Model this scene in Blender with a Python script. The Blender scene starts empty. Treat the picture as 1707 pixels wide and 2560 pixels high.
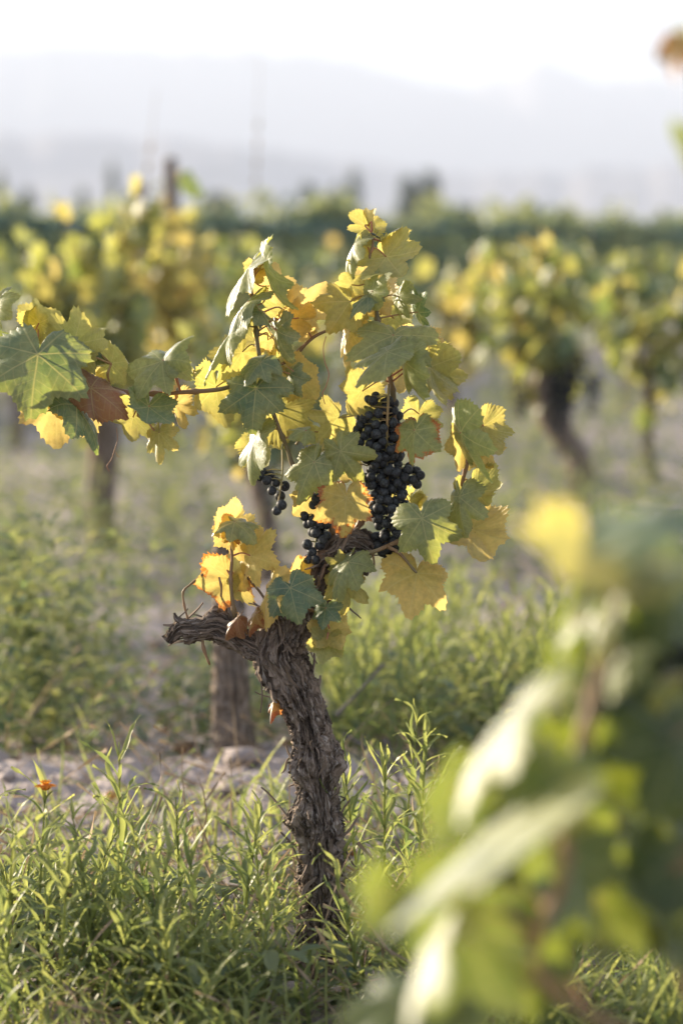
import bpy, math, random
import numpy as np
from mathutils import Vector, Matrix
rad = math.radians
S = bpy.context.scene
COL = S.collection

# ------------------------------------------------------------------ camera
H = 1.12                       # camera height over the soil
PITCH = math.atan(660 / 6044)  # looking slightly down
FOC = 3.70                     # distance to the vine in focus
FPX = 6044.0                   # 85 mm on a 36 mm frame, 2560 px tall
cam = bpy.data.cameras.new('camera')
cam.sensor_fit = 'VERTICAL'; cam.sensor_height = 36; cam.sensor_width = 24; cam.lens = 85
cam.clip_start = 0.05; cam.clip_end = 20000
cam.dof.use_dof = True; cam.dof.focus_distance = FOC; cam.dof.aperture_fstop = 2.3
co = bpy.data.objects.new('camera', cam); COL.objects.link(co)
co.location = (0, 0, H); co.rotation_euler = (math.pi / 2 - PITCH, 0, 0)
S.camera = co

# ------------------------------------------------------------------ light
SUN = Vector((-0.83, 0.50, 0.27)).normalized()      # towards the sun: left, behind the vine, low
w = bpy.data.worlds.new('World'); S.world = w; w.use_nodes = True
nt = w.node_tree; nt.nodes.clear()
def wn(t, **k):
    n = nt.nodes.new(t)
    for a, b in k.items(): setattr(n, a, b)
    return n
sky = wn('ShaderNodeTexSky', sky_type='NISHITA', sun_disc=False)
sky.sun_elevation = math.asin(SUN.z); sky.sun_rotation = math.atan2(SUN.x, SUN.y)
sky.air_density = 1.0; sky.dust_density = 0.6; sky.altitude = 900
tc = wn('ShaderNodeTexCoord'); mp = wn('ShaderNodeMapping'); mp.inputs['Scale'].default_value = (1, 1, 3.5)
no = wn('ShaderNodeTexNoise'); no.inputs['Scale'].default_value = 2.6; no.inputs['Detail'].default_value = 7; no.inputs['Roughness'].default_value = 0.55
rp = wn('ShaderNodeMapRange'); rp.inputs[1].default_value = 0.27; rp.inputs[2].default_value = 0.55
mx = wn('ShaderNodeMix', data_type='RGBA'); mx.inputs[7].default_value = (3.7, 4.0, 5.0, 1)
bg = wn('ShaderNodeBackground'); bg.inputs['Strength'].default_value = 0.050
ow = wn('ShaderNodeOutputWorld')
L = nt.links.new
L(tc.outputs['Generated'], mp.inputs[0]); L(mp.outputs[0], no.inputs['Vector']); L(no.outputs[0], rp.inputs[0])
L(rp.outputs[0], mx.inputs[0]); L(sky.outputs[0], mx.inputs[6]); L(mx.outputs[2], bg.inputs[0]); L(bg.outputs[0], ow.inputs[0])
sl = bpy.data.lights.new('sun', 'SUN'); sl.energy = 5.0; sl.angle = rad(1.2); sl.color = (1.0, 0.84, 0.63)
so = bpy.data.objects.new('sun', sl); COL.objects.link(so); so.rotation_euler = SUN.to_track_quat('Z', 'Y').to_euler()
S.view_settings.view_transform = 'Standard'; S.view_settings.look = 'None'
S.view_settings.exposure = 2.40; S.view_settings.gamma = 1.0; S.view_settings.use_curve_mapping = False
S.cycles.max_bounces = 8; S.cycles.diffuse_bounces = 3; S.cycles.glossy_bounces = 2; S.cycles.transmission_bounces = 4
S.cycles.volume_bounces = 0; S.cycles.use_denoising = True
S.cycles.caustics_reflective = False; S.cycles.caustics_refractive = False

# ------------------------------------------------------------------ helpers
CV = Vector((0, 0, H)); FW = Vector((0, math.cos(PITCH), -math.sin(PITCH)))
UP = Vector((0, math.sin(PITCH), math.cos(PITCH))); RT = Vector((1, 0, 0)); TOCAM = -FW
def at(sx, sy, d=FOC):                       # a point seen at photo pixel (sx, sy), d metres along the view axis
    return CV + d * (FW + RT * ((sx - 853.5) / FPX) - UP * ((sy - 1280) / FPX))
def ground_at(sx, d):                        # soil point under photo column sx at distance d
    x = (sx - 853.5) / FPX * d
    y = d / math.cos(PITCH) - 0.0
    return x, (d - H * math.sin(PITCH)) / math.cos(PITCH)
def hsh(ix, iy, iz, seed):
    n = (ix * 374761393 + iy * 668265263 + iz * 2147483647 + seed * 1274126177) & 0xFFFFFFFF
    n = ((n ^ (n >> 13)) * 1274126177) & 0xFFFFFFFF
    return ((n ^ (n >> 16)) & 0xFFFF) / 65535.0
def vnoise(x, y, z=0.0, seed=0):
    x, y, z = np.broadcast_arrays(np.asarray(x, float), np.asarray(y, float), np.asarray(z, float))
    xi, yi, zi = np.floor(x).astype(np.int64), np.floor(y).astype(np.int64), np.floor(z).astype(np.int64)
    fx, fy, fz = x - xi, y - yi, z - zi
    fx, fy, fz = fx * fx * (3 - 2 * fx), fy * fy * (3 - 2 * fy), fz * fz * (3 - 2 * fz)
    r = 0
    for a in (0, 1):
        for b in (0, 1):
            for c in (0, 1):
                r = r + hsh(xi + a, yi + b, zi + c, seed) * (fx if a else 1 - fx) * (fy if b else 1 - fy) * (fz if c else 1 - fz)
    return r
def fbm(x, y, z=0.0, seed=0, o=4):
    r, a, t = 0, 0.5, 0
    for i in range(o):
        r = r + a * vnoise(np.asarray(x) * 2 ** i, np.asarray(y) * 2 ** i, np.asarray(z) * 2 ** i, seed + i); t += a; a *= 0.5
    return r / t
def mk(name, V, F, mat, attrs=None, uv=None, smooth=True):
    """mesh from vertex array, list of face arrays"""
    V = np.asarray(V, np.float32)
    if isinstance(F, np.ndarray): F = [F]
    F = [np.asarray(f, np.int32) for f in F if len(f)]
    me = bpy.data.meshes.new(name)
    me.vertices.add(len(V)); me.vertices.foreach_set('co', V.ravel())
    idx = np.concatenate([f.ravel() for f in F]); tot = np.concatenate([np.full(len(f), f.shape[1], np.int32) for f in F])
    st = np.concatenate(([0], np.cumsum(tot)[:-1])).astype(np.int32)
    me.loops.add(len(idx)); me.loops.foreach_set('vertex_index', idx)
    me.polygons.add(len(tot)); me.polygons.foreach_set('loop_start', st); me.polygons.foreach_set('loop_total', tot)
    me.polygons.foreach_set('use_smooth', np.full(len(tot), smooth))
    if uv is not None:
        u = me.uv_layers.new(name='UVMap'); u.data.foreach_set('uv', np.asarray(uv, np.float32)[idx].ravel())
    for k, v in (attrs or {}).items():
        a = me.attributes.new(k, 'FLOAT', 'POINT'); a.data.foreach_set('value', np.asarray(v, np.float32))
    me.update(calc_edges=True)
    if mat is not None: me.materials.append(mat)
    return me
WM = {}
def obj(name, me, parent=None, M=None, color=None):
    o = bpy.data.objects.new(name, me); COL.objects.link(o)
    M = M or Matrix.Identity(4)
    WM[o] = M
    if parent is not None:
        o.parent = parent; o.matrix_basis = WM[parent].inverted() @ M
    else: o.matrix_basis = M
    if color: o.color = color
    return o
def tag(o, label=None, cat=None, group=None, kind=None):
    for k, v in (('label', label), ('category', cat), ('group', group), ('kind', kind)):
        if v: o[k] = v
    return o
def empty(name, loc): return obj(name, None, None, Matrix.Translation(loc))
def spline(P, n):
    """Catmull-Rom through rows of P (any columns), n samples"""
    P = np.asarray(P, float)
    if len(P) == 2: 
        t = np.linspace(0, 1, n)[:, None]; return P[0] * (1 - t) + P[1] * t
    Q = np.vstack([2 * P[0] - P[1], P, 2 * P[-1] - P[-2]])
    seg = np.linalg.norm(np.diff(P[:, :3], axis=0), axis=1); cs = np.concatenate(([0], np.cumsum(seg)))
    t = np.linspace(0, cs[-1], n); k = np.clip(np.searchsorted(cs, t, 'right') - 1, 0, len(P) - 2)
    f = ((t - cs[k]) / seg[k])[:, None]
    a, b, c, d = Q[k], Q[k + 1], Q[k + 2], Q[k + 3]
    return 0.5 * (2 * b + (c - a) * f + (2 * a - 5 * b + 4 * c - d) * f * f + (3 * b - a - 3 * c + d) * f ** 3)
def frames(C):
    T = np.gradient(C, axis=0); T /= np.linalg.norm(T, axis=1)[:, None] + 1e-12
    N = np.zeros_like(C); v = np.array([0.31, -0.95, 0.1]); v = v - T[0] * v.dot(T[0]); N[0] = v / np.linalg.norm(v)
    for i in range(1, len(C)):
        v = N[i - 1] - T[i] * N[i - 1].dot(T[i]); N[i] = v / (np.linalg.norm(v) + 1e-12)
    return T, N, np.cross(T, N)
def tube(P, n=24, k=8, disp=None, caps=True):
    """P rows x,y,z,r -> V, F, uv"""
    Q = spline(P, n); C, R = Q[:, :3], np.maximum(Q[:, 3], 1e-4)
    T, N, B = frames(C)
    a = np.linspace(0, 2 * math.pi, k, endpoint=False)
    s = np.concatenate(([0], np.cumsum(np.linalg.norm(np.diff(C, axis=0), axis=1))))
    A, Sg = np.meshgrid(a, s); RR = np.repeat(R[:, None], k, 1)
    if disp is not None: RR = RR + disp(A, Sg, RR)
    V = C[:, None] + RR[..., None] * (np.cos(A)[..., None] * N[:, None] + np.sin(A)[..., None] * B[:, None])
    V = V.reshape(-1, 3)
    i, j = np.meshgrid(np.arange(n - 1), np.arange(k), indexing='ij'); j2 = (j + 1) % k
    F = [np.stack([i * k + j, i * k + j2, (i + 1) * k + j2, (i + 1) * k + j], -1).reshape(-1, 4)]
    uv = np.stack([A.ravel() / (2 * math.pi), Sg.ravel()], -1)
    if caps:
        V = np.vstack([V, C[0] - T[0] * R[0] * 0.15, C[-1] + T[-1] * R[-1] * 0.25]); m = len(V)
        uv = np.vstack([uv, [0.5, 0], [0.5, s[-1]]])
        q = np.arange(k); q2 = (q + 1) % k
        F.append(np.stack([q2, q, np.full(k, m - 2)], -1)); F.append(np.stack([q + (n - 1) * k, q2 + (n - 1) * k, np.full(k, m - 1)], -1))
    return V, F, uv
class Join:
    """collects pieces of one joined mesh"""
    def __init__(s): s.V, s.F, s.A, s.U, s.n = [], {}, {}, [], 0
    def add(s, V, F, attrs=None, uv=None):
        V = np.asarray(V, float)
        for f in (F if isinstance(F, list) else [F]):
            if len(f): s.F.setdefault(f.shape[1], []).append(np.asarray(f) + s.n)
        s.V.append(V); s.n += len(V)
        s.U.append(np.zeros((len(V), 2)) if uv is None else uv)
        for k, v in (attrs or {}).items(): s.A.setdefault(k, []).append(np.broadcast_to(np.asarray(v, float), (len(V),)))
    def mesh(s, name, mat, smooth=True):
        return mk(name, np.vstack(s.V), [np.vstack(f) for f in s.F.values()], mat, {k: np.concatenate(v) for k, v in s.A.items()}, np.vstack(s.U), smooth)

# ------------------------------------------------------------------ materials
class Mt:
    def __init__(s, name):
        s.m = bpy.data.materials.new(name); s.m.use_nodes = True; s.t = s.m.node_tree; s.t.nodes.clear()
        s.out = s.n('ShaderNodeOutputMaterial')
    def n(s, t, **k):
        x = s.t.nodes.new(t)
        for a, b in k.items(): setattr(x, a, b)
        return x
    def put(s, sock, v):
        if isinstance(v, bpy.types.NodeSocket): s.t.links.new(v, sock)
        elif isinstance(v, (tuple, list)) and len(v) == 3 and sock.type == 'RGBA': sock.default_value = (*v, 1)
        else: sock.default_value = v
    def mix(s, f, a, b, mode='MIX'):
        x = s.n('ShaderNodeMix', data_type='RGBA', blend_type=mode); s.put(x.inputs[0], f); s.put(x.inputs[6], a); s.put(x.inputs[7], b); return x.outputs[2]
    def math(s, op, a, b=0.0, clamp=False):
        x = s.n('ShaderNodeMath', operation=op, use_clamp=clamp); s.put(x.inputs[0], a); s.put(x.inputs[1], b); return x.outputs[0]
    def rng(s, v, a, b, c=0.0, d=1.0):
        x = s.n('ShaderNodeMapRange'); s.put(x.inputs[0], v)
        for i, q in enumerate((a, b, c, d)): s.put(x.inputs[i + 1], q)
        return x.outputs[0]
    def attr(s, name): return s.n('ShaderNodeAttribute', attribute_name=name).outputs['Fac']
    def noise(s, vec, scale, detail=3, rough=0.55):
        x = s.n('ShaderNodeTexNoise'); s.put(x.inputs['Vector'], vec); x.inputs['Scale'].default_value = scale
        x.inputs['Detail'].default_value = detail; x.inputs['Roughness'].default_value = rough; return x.outputs[0]
    def co(s, kind): return s.n('ShaderNodeTexCoord').outputs[kind]
    def mapv(s, v, sc=(1, 1, 1)):
        x = s.n('ShaderNodeMapping'); s.put(x.inputs[0], v); x.inputs['Scale'].default_value = sc; return x.outputs[0]
    def bump(s, h, strength, dist):
        x = s.n('ShaderNodeBump'); s.put(x.inputs['Height'], h); x.inputs['Strength'].default_value = strength; x.inputs['Distance'].default_value = dist; return x.outputs[0]
    def bsdf(s, col, rough=0.6, spec=0.5, normal=None, **k):
        x = s.n('ShaderNodeBsdfPrincipled'); s.put(x.inputs['Base Color'], col); s.put(x.inputs['Roughness'], rough)
        s.put(x.inputs['Specular IOR Level'], spec)
        if normal is not None: s.put(x.inputs['Normal'], normal)
        for a, b in k.items(): s.put(x.inputs[a.replace('_', ' ')], b)
        return x.outputs[0]
    def mixs(s, f, a, b):
        x = s.n('ShaderNodeMixShader'); s.put(x.inputs[0], f); s.put(x.inputs[1], a); s.put(x.inputs[2], b); return x.outputs[0]
    def trans(s, col, normal=None):
        x = s.n('ShaderNodeBsdfTranslucent'); s.put(x.inputs[0], col)
        if normal is not None: s.put(x.inputs['Normal'], normal)
        return x.outputs[0]
    def end(s, sh): s.t.links.new(sh, s.out.inputs['Surface']); return s.m

def leaf_material():
    m = Mt('grape_leaf')
    uv = m.co('UV'); oi = m.n('ShaderNodeObjectInfo')
    sep = m.n('ShaderNodeSeparateColor'); m.put(sep.inputs[0], oi.outputs['Color'])
    age, burn, brown = sep.outputs[0], sep.outputs[1], sep.outputs[2]
    off = m.n('ShaderNodeVectorMath', operation='ADD'); m.put(off.inputs[0], uv)
    cmb = m.n('ShaderNodeCombineXYZ'); r40 = m.math('MULTIPLY', oi.outputs['Random'], 40.0); m.put(cmb.inputs[0], r40); m.put(cmb.inputs[1], r40); m.put(off.inputs[1], cmb.outputs[0])
    v = off.outputs[0]
    n1 = m.noise(v, 2.2, 4); n2 = m.noise(v, 9.0, 4); n3 = m.noise(v, 30.0, 3)
    rim = m.attr('rim')
    sx_ = m.n('ShaderNodeSeparateXYZ'); m.put(sx_.inputs[0], uv)
    ux, uy = sx_.outputs[0], m.math('ABSOLUTE', sx_.outputs[1])
    rr_ = m.math('SQRT', m.math('ADD', m.math('MULTIPLY', ux, ux), m.math('MULTIPLY', uy, uy)))
    th_ = m.math('ARCTAN2', uy, ux); dmin = None
    for va in (0, 50, 106, 150):
        dd = m.math('ABSOLUTE', m.math('SUBTRACT', th_, math.radians(va))); dmin = dd if dmin is None else m.math('MINIMUM', dmin, dd)
    lat = m.math('MULTIPLY', dmin, rr_)
    vmain = m.math('MULTIPLY', m.rng(lat, 0.016, 0.006), m.rng(rim, 0.2, 1.0, 1.0, 0.55))
    sec = m.math('PINGPONG', m.math('ADD', m.math('SUBTRACT', m.math('MULTIPLY', rr_, 7.0), m.math('MULTIPLY', lat, 5.0)), m.math('MULTIPLY', n1, 0.6)), 0.5)
    vsec = m.math('MULTIPLY', m.rng(sec, 0.10, 0.02), 0.38)
    vein = m.math('MAXIMUM', vmain, vsec)
    a2 = m.math('ADD', age, m.math('MULTIPLY', m.math('SUBTRACT', n1, 0.5), 0.55))
    
    a2 = m.math('ADD', a2, m.math('MULTIPLY', m.math('SUBTRACT', rim, 0.5), 0.12), True)
    def ramp(stops):
        x = m.n('ShaderNodeValToRGB'); m.put(x.inputs[0], a2); e = x.color_ramp.elements
        e[0].position, e[0].color = stops[0][0], (*stops[0][1], 1); e[1].position, e[1].color = stops[-1][0], (*stops[-1][1], 1)
        for p, c in stops[1:-1]: q = e.new(p); q.color = (*c, 1)
        return x.outputs[0]
    base = ramp([(0, (0.085, 0.145, 0.088)), (0.16, (0.20, 0.235, 0.115)), (0.35, (0.235, 0.26, 0.095)), (0.65, (0.26, 0.25, 0.050)), (1, (0.52, 0.37, 0.07))])
    tr = ramp([(0, (0.16, 0.23, 0.035)), (0.35, (0.40, 0.415, 0.085)), (0.65, (0.59, 0.50, 0.13)), (1, (0.79, 0.575, 0.19))])
    mott = m.rng(n2, 0.3, 0.7, 0.78, 1.15)
    base = m.mix(1.0, base, mott, 'MULTIPLY'); tr = m.mix(1.0, tr, m.rng(n2, 0.3, 0.7, 0.85, 1.08), 'MULTIPLY')
    q = m.math('ADD', m.math('ADD', m.math('MULTIPLY', rim, 0.7), m.math('MULTIPLY', n2, 0.55)), m.math('MULTIPLY', burn, 0.6))
    q = m.math('ADD', q, m.math('MULTIPLY', n1, 0.95))
    bm = m.rng(q, 1.70, 1.80)
    bc = m.mix(m.rng(n3, 0.35, 0.65), (0.42, 0.13, 0.025), (0.20, 0.075, 0.03))
    base = m.mix(bm, base, bc); tr = m.mix(bm, tr, m.mix(m.rng(n3, 0.35, 0.65), (0.75, 0.25, 0.02), (0.35, 0.12, 0.03)))
    base = m.mix(brown, base, m.mix(m.rng(n2, 0.3, 0.7), (0.28, 0.165, 0.10), (0.17, 0.09, 0.055)))
    tr = m.mix(brown, tr, (0.32, 0.14, 0.055))
    sp = m.n('ShaderNodeTexVoronoi'); m.put(sp.inputs['Vector'], v); sp.inputs['Scale'].default_value = 7.0
    shade_mix = m.math('SUBTRACT', 1.0, oi.outputs['Alpha'])
    base = m.mix(shade_mix, base, (0.032, 0.060, 0.016)); tr = m.mix(shade_mix, tr, (0.19, 0.24, 0.012))  # shade of the near leaf mass painted into the leaf colour
    spot = m.math('MULTIPLY', m.rng(sp.outputs['Distance'], 0.05, 0.03), m.rng(n1, 0.52, 0.56))
    base = m.mix(spot, base, (0.07, 0.05, 0.03)); tr = m.mix(spot, tr, (0.08, 0.05, 0.02))
    base = m.mix(m.math('MULTIPLY', vein, 0.42), base, (0.40, 0.39, 0.19))
    tr = m.mix(m.math('MULTIPLY', vein, 0.4), tr, (0.80, 0.66, 0.2))
    bf = m.n('ShaderNodeNewGeometry').outputs['Backfacing']
    base = m.mix(m.math('MULTIPLY', bf, 0.22), base, (0.28, 0.31, 0.15))
    vo = m.n('ShaderNodeTexVoronoi', feature='DISTANCE_TO_EDGE'); m.put(vo.inputs['Vector'], v); vo.inputs['Scale'].default_value = 16
    hgt = m.math('ADD', m.math('MULTIPLY', m.rng(vo.outputs['Distance'], 0, 0.22), 0.6), m.math('MULTIPLY', n3, 0.4))
    nb = m.bump(hgt, 0.13, 0.004)
    df = m.n('ShaderNodeBsdfDiffuse'); m.put(df.inputs[0], base); m.put(df.inputs['Normal'], nb)
    body = m.mixs(m.rng(age, 0.0, 0.4, 0.46, 0.58), df.outputs[0], m.trans(tr))
    gl = m.n('ShaderNodeBsdfGlossy'); gl.inputs[0].default_value = (.95, .97, 1, 1); m.put(gl.inputs['Roughness'], m.rng(n2, 0.3, 0.7, 0.42, 0.56)); m.put(gl.inputs['Normal'], nb)
    fr = m.n('ShaderNodeFresnel'); fr.inputs['IOR'].default_value = 1.42; m.put(fr.inputs['Normal'], nb)
    return m.end(m.mixs(m.math('MINIMUM', m.math('MULTIPLY', fr.outputs[0], m.rng(bf, 0, 1, 0.66, 0.2)), m.rng(bf, 0, 1, 0.26, 0.05)), body, gl.outputs[0]))
M_LEAF = leaf_material()

def foliage_material(name, c0, c1, t0, t1, fac=0.5, rough=0.5, spec=0.4):
    m = Mt(name); t = m.attr('tone')
    n = m.noise(m.co('Object'), 3.0, 3)
    f = m.math('ADD', t, m.math('MULTIPLY', m.math('SUBTRACT', n, 0.5), 0.5), True)
    return m.end(m.mixs(fac, m.bsdf(m.mix(f, c0, c1), rough, spec), m.trans(m.mix(f, t0, t1))))
M_WEED = foliage_material('weed_leaf', (0.085, 0.125, 0.055), (0.235, 0.26, 0.085), (0.21, 0.29, 0.075), (0.54, 0.55, 0.15), 0.5, 0.45, 0.4)
M_BUSH = foliage_material('bush_leaf', (0.075, 0.13, 0.085), (0.20, 0.22, 0.10), (0.20, 0.28, 0.10), (0.46, 0.45, 0.13), 0.48)
M_DRY = foliage_material('dry_grass', (0.22, 0.16, 0.11), (0.38, 0.30, 0.20), (0.2, 0.14, 0.08), (0.4, 0.3, 0.18), 0.3, 0.8, 0.2)
M_HEDGE = foliage_material('hedge_leaf', (0.10, 0.165, 0.135), (0.19, 0.22, 0.11), (0.20, 0.30, 0.20), (0.45, 0.44, 0.14), 0.5)
M_TREE = foliage_material('tree_leaf', (0.030, 0.065, 0.055), (0.08, 0.11, 0.06), (0.06, 0.10, 0.06), (0.2, 0.22, 0.07), 0.3)

def bark_material(name, c_dark, c_mid, c_pale, bump=1.0):
    m = Mt(name); uv = m.co('UV'); ob = m.co('Object')
    v1 = m.mapv(uv, (30, 22, 1)); v2 = m.mapv(uv, (80, 45, 1))
    a = m.noise(v1, 1.0, 5, 0.6); b = m.noise(v2, 1.0, 4, 0.6); c = m.noise(ob, 26, 4)
    col = m.mix(m.rng(a, 0.40, 0.58), c_dark, c_mid); col = m.mix(m.math('MULTIPLY', m.rng(b, 0.50, 0.72), m.rng(c, 0.35, 0.6)), col, c_pale)
    col = m.mix(m.math('MULTIPLY', m.rng(m.noise(ob, 9, 3), 0.58, 0.70), 0.6), col, (0.20, 0.10, 0.045))
    h = m.math('ADD', m.math('MULTIPLY', a, 0.6), m.math('MULTIPLY', b, 0.5))
    return m.end(m.bsdf(col, 0.85, 0.25, m.bump(h, bump, 0.012)))
M_BARK = bark_material('bark', (0.042, 0.029, 0.020), (0.24, 0.188, 0.145), (0.47, 0.43, 0.385))
M_OLDWOOD = bark_material('old_wood', (0.07, 0.065, 0.06), (0.17, 0.155, 0.145), (0.26, 0.25, 0.24), 0.6)
def cane_material(name, a, b):
    m = Mt(name); n = m.noise(m.co('Object'), 40, 3); g = m.noise(m.co('Object'), 9, 2)
    return m.end(m.bsdf(m.mix(m.rng(g, 0.42, 0.58), a, b), 0.5, 0.4, m.bump(n, 0.3, 0.002)))
M_CANE = cane_material('cane', (0.20, 0.115, 0.055), (0.13, 0.105, 0.045))
M_PET = cane_material('petiole', (0.36, 0.14, 0.075), (0.26, 0.19, 0.065))
M_RACH = cane_material('rachis', (0.24, 0.16, 0.06), (0.22, 0.21, 0.08))
def grape_material():
    m = Mt('grape'); o = m.co('Object'); oi = m.n('ShaderNodeObjectInfo').outputs['Random']
    n = m.noise(o, 2.2, 4); n2 = m.noise(o, 9, 3)
    bl = m.math('MULTIPLY', m.rng(n, 0.40, 0.66), m.rng(n2, 0.3, 0.6, 0.5, 1.0))
    bl = m.math('MULTIPLY', bl, m.rng(oi, 0, 1, 0.35, 0.9))
    col = m.mix(bl, (0.014, 0.015, 0.018), (0.085, 0.10, 0.10))
    return m.end(m.bsdf(col, m.rng(bl, 0, 1, 0.5, 0.78), 0.22))
M_GRAPE = grape_material()
def soil_material():
    m = Mt('soil'); o = m.co('Object')
    a = m.noise(o, 1.3, 5); b = m.noise(o, 14, 5, 0.65); c = m.noise(o, 70, 3)
    col = m.mix(m.rng(a, 0.35, 0.65), (0.27, 0.235, 0.22), (0.38, 0.335, 0.315)); col = m.mix(m.math('MULTIPLY', m.rng(b, 0.35, 0.7), 0.6), col, (0.22, 0.185, 0.17))
    col = m.mix(m.rng(c, 0.62, 0.72), col, (0.46, 0.39, 0.32))
    h = m.math('ADD', b, m.math('MULTIPLY', c, 0.35))
    return m.end(m.bsdf(col, 0.95, 0.1, m.bump(h, 0.9, 0.02)))
M_SOIL = soil_material()
def plain(name, c0, c1, scale, rough=0.8, spec=0.2):
    m = Mt(name); return m.end(m.bsdf(m.mix(m.rng(m.noise(m.co('Object'), scale, 4), 0.35, 0.65), c0, c1), rough, spec))
M_ROCK = plain('mountain_rock', (0.16, 0.15, 0.16), (0.24, 0.22, 0.22), 0.006)
M_STONE = plain('stone', (0.19, 0.165, 0.155), (0.28, 0.25, 0.235), 18)
M_NET = plain('net', (0.06, 0.12, 0.12), (0.08, 0.15, 0.145), 6)
M_PETAL = foliage_material('petal', (0.65, 0.22, 0.02), (0.75, 0.32, 0.03), (0.8, 0.28, 0.02), (0.85, 0.4, 0.03), 0.4)
M_BUG = plain('insect', (0.02, 0.03, 0.015), (0.05, 0.06, 0.03), 60, 0.4, 0.5)

# ------------------------------------------------------------------ ground, mountains
def gz(x, y):
    x, y = np.asarray(x, float), np.asarray(y, float)
    r = np.hypot(x, y - 4.5)
    near = np.clip(1.6 - r / 14.0, 0, 1)
    strip = np.exp(-((y - 4.75) / 0.42) ** 2) * np.clip(0.55 - x * 0.8, 0.15, 1.1)
    h = (fbm(x * 1.3, y * 1.3, 0, 3, 3) - 0.5) * 0.16 * near
    h = h + (np.abs(fbm(x * 7, y * 7, 0, 9, 4) - 0.5) * 0.10 - 0.012) * near * (0.45 + strip * 1.3)
    h = h + strip * 0.07 + np.maximum(fbm(x * 0.4, y * 0.4, 2, 5, 2) - 0.5, 0) * 0.25 * np.clip(r / 6 - 0.5, 0, 1) * np.clip(3 - r / 15, 0, 1)
    keep = np.clip(np.hypot(x + 0.03, y - 3.79) / 0.35, 0, 1)
    return h * keep
LX, LY = np.arange(-6, 6.01, .04), np.arange(2.4, 20.01, .04)
LZ = gz(*np.meshgrid(LX, LY))
def gz1(x, y):
    u_, v_ = (x + 6) / .04, (y - 2.4) / .04; a, b = int(u_), int(v_)
    if a < 0 or b < 0 or a >= len(LX) - 1 or b >= len(LY) - 1: return float(gz(np.array([x]), np.array([y]))[0])
    u_ -= a; v_ -= b
    return float((LZ[b, a] * (1 - u_) + LZ[b, a + 1] * u_) * (1 - v_) + (LZ[b + 1, a] * (1 - u_) + LZ[b + 1, a + 1] * u_) * v_)
nx = 380
u = np.linspace(-1, 1, nx); a_ = 0.62; b_ = math.asinh(3400 / a_); g1 = a_ * np.sinh(b_ * u)
GX, GY = np.meshgrid(g1, g1 + 4.6)
gv = np.stack([GX, GY, gz(GX, GY)], -1).reshape(-1, 3)
i, j = np.meshgrid(np.arange(nx - 1), np.arange(nx - 1), indexing='ij')
gf = np.stack([i * nx + j, i * nx + j + 1, (i + 1) * nx + j + 1, (i + 1) * nx + j], -1).reshape(-1, 4)
tag(obj('ground', mk('ground', gv, gf, M_SOIL)), kind='structure')
def mountain(name, prof, d0, seed):
    P = np.array(prof, float); n = 240; m = 40
    sx = np.linspace(-1700, 3400, n); top = np.interp(sx, P[:, 0], P[:, 1]) + (fbm(sx / 70, sx * 0, 0, seed, 4) - 0.5) * 34
    X = (sx - 853.5) / FPX * d0; Z = (620 - top) / FPX * d0
    f = np.linspace(0, 1, m)
    prof_f = np.interp(f, [0, 0.55, 1], [0, 1, 0.0])
    XX, FF = np.meshgrid(X, f); ZZ = np.interp(XX, X, Z)
    rr = fbm(XX / 70, FF * 9, 0, seed + 3, 5) - 0.5
    zz = ZZ * np.interp(FF, f, prof_f) * (1 + rr * 0.5 * np.clip(1 - prof_f[:, None], 0, 1)) - 2
    yy = d0 + (FF - 0.55) * d0 * 0.28 + rr * 60
    V = np.stack([XX * (1 + (FF - 0.55) * 0.28), yy, zz], -1).reshape(-1, 3)
    i, j = np.meshgrid(np.arange(m - 1), np.arange(n - 1), indexing='ij')
    F = np.stack([i * n + j, i * n + j + 1, (i + 1) * n + j + 1, (i + 1) * n + j], -1).reshape(-1, 4)
    tag(obj(name, mk(name, V, F, M_ROCK)), kind='structure')
mountain('mountains', [(-1700, 330), (-600, 210), (0, 118), (300, 112), (600, 122), (900, 140), (1060, 195), (1150, 225), (1240, 190), (1350, 142), (1500, 195), (1707, 190), (2400, 240), (3400, 330)], 2700, 11)
mountain('hills', [(-1700, 420), (0, 322), (500, 335), (900, 392), (1300, 430), (1707, 395), (3400, 470)], 1500, 31)

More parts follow.
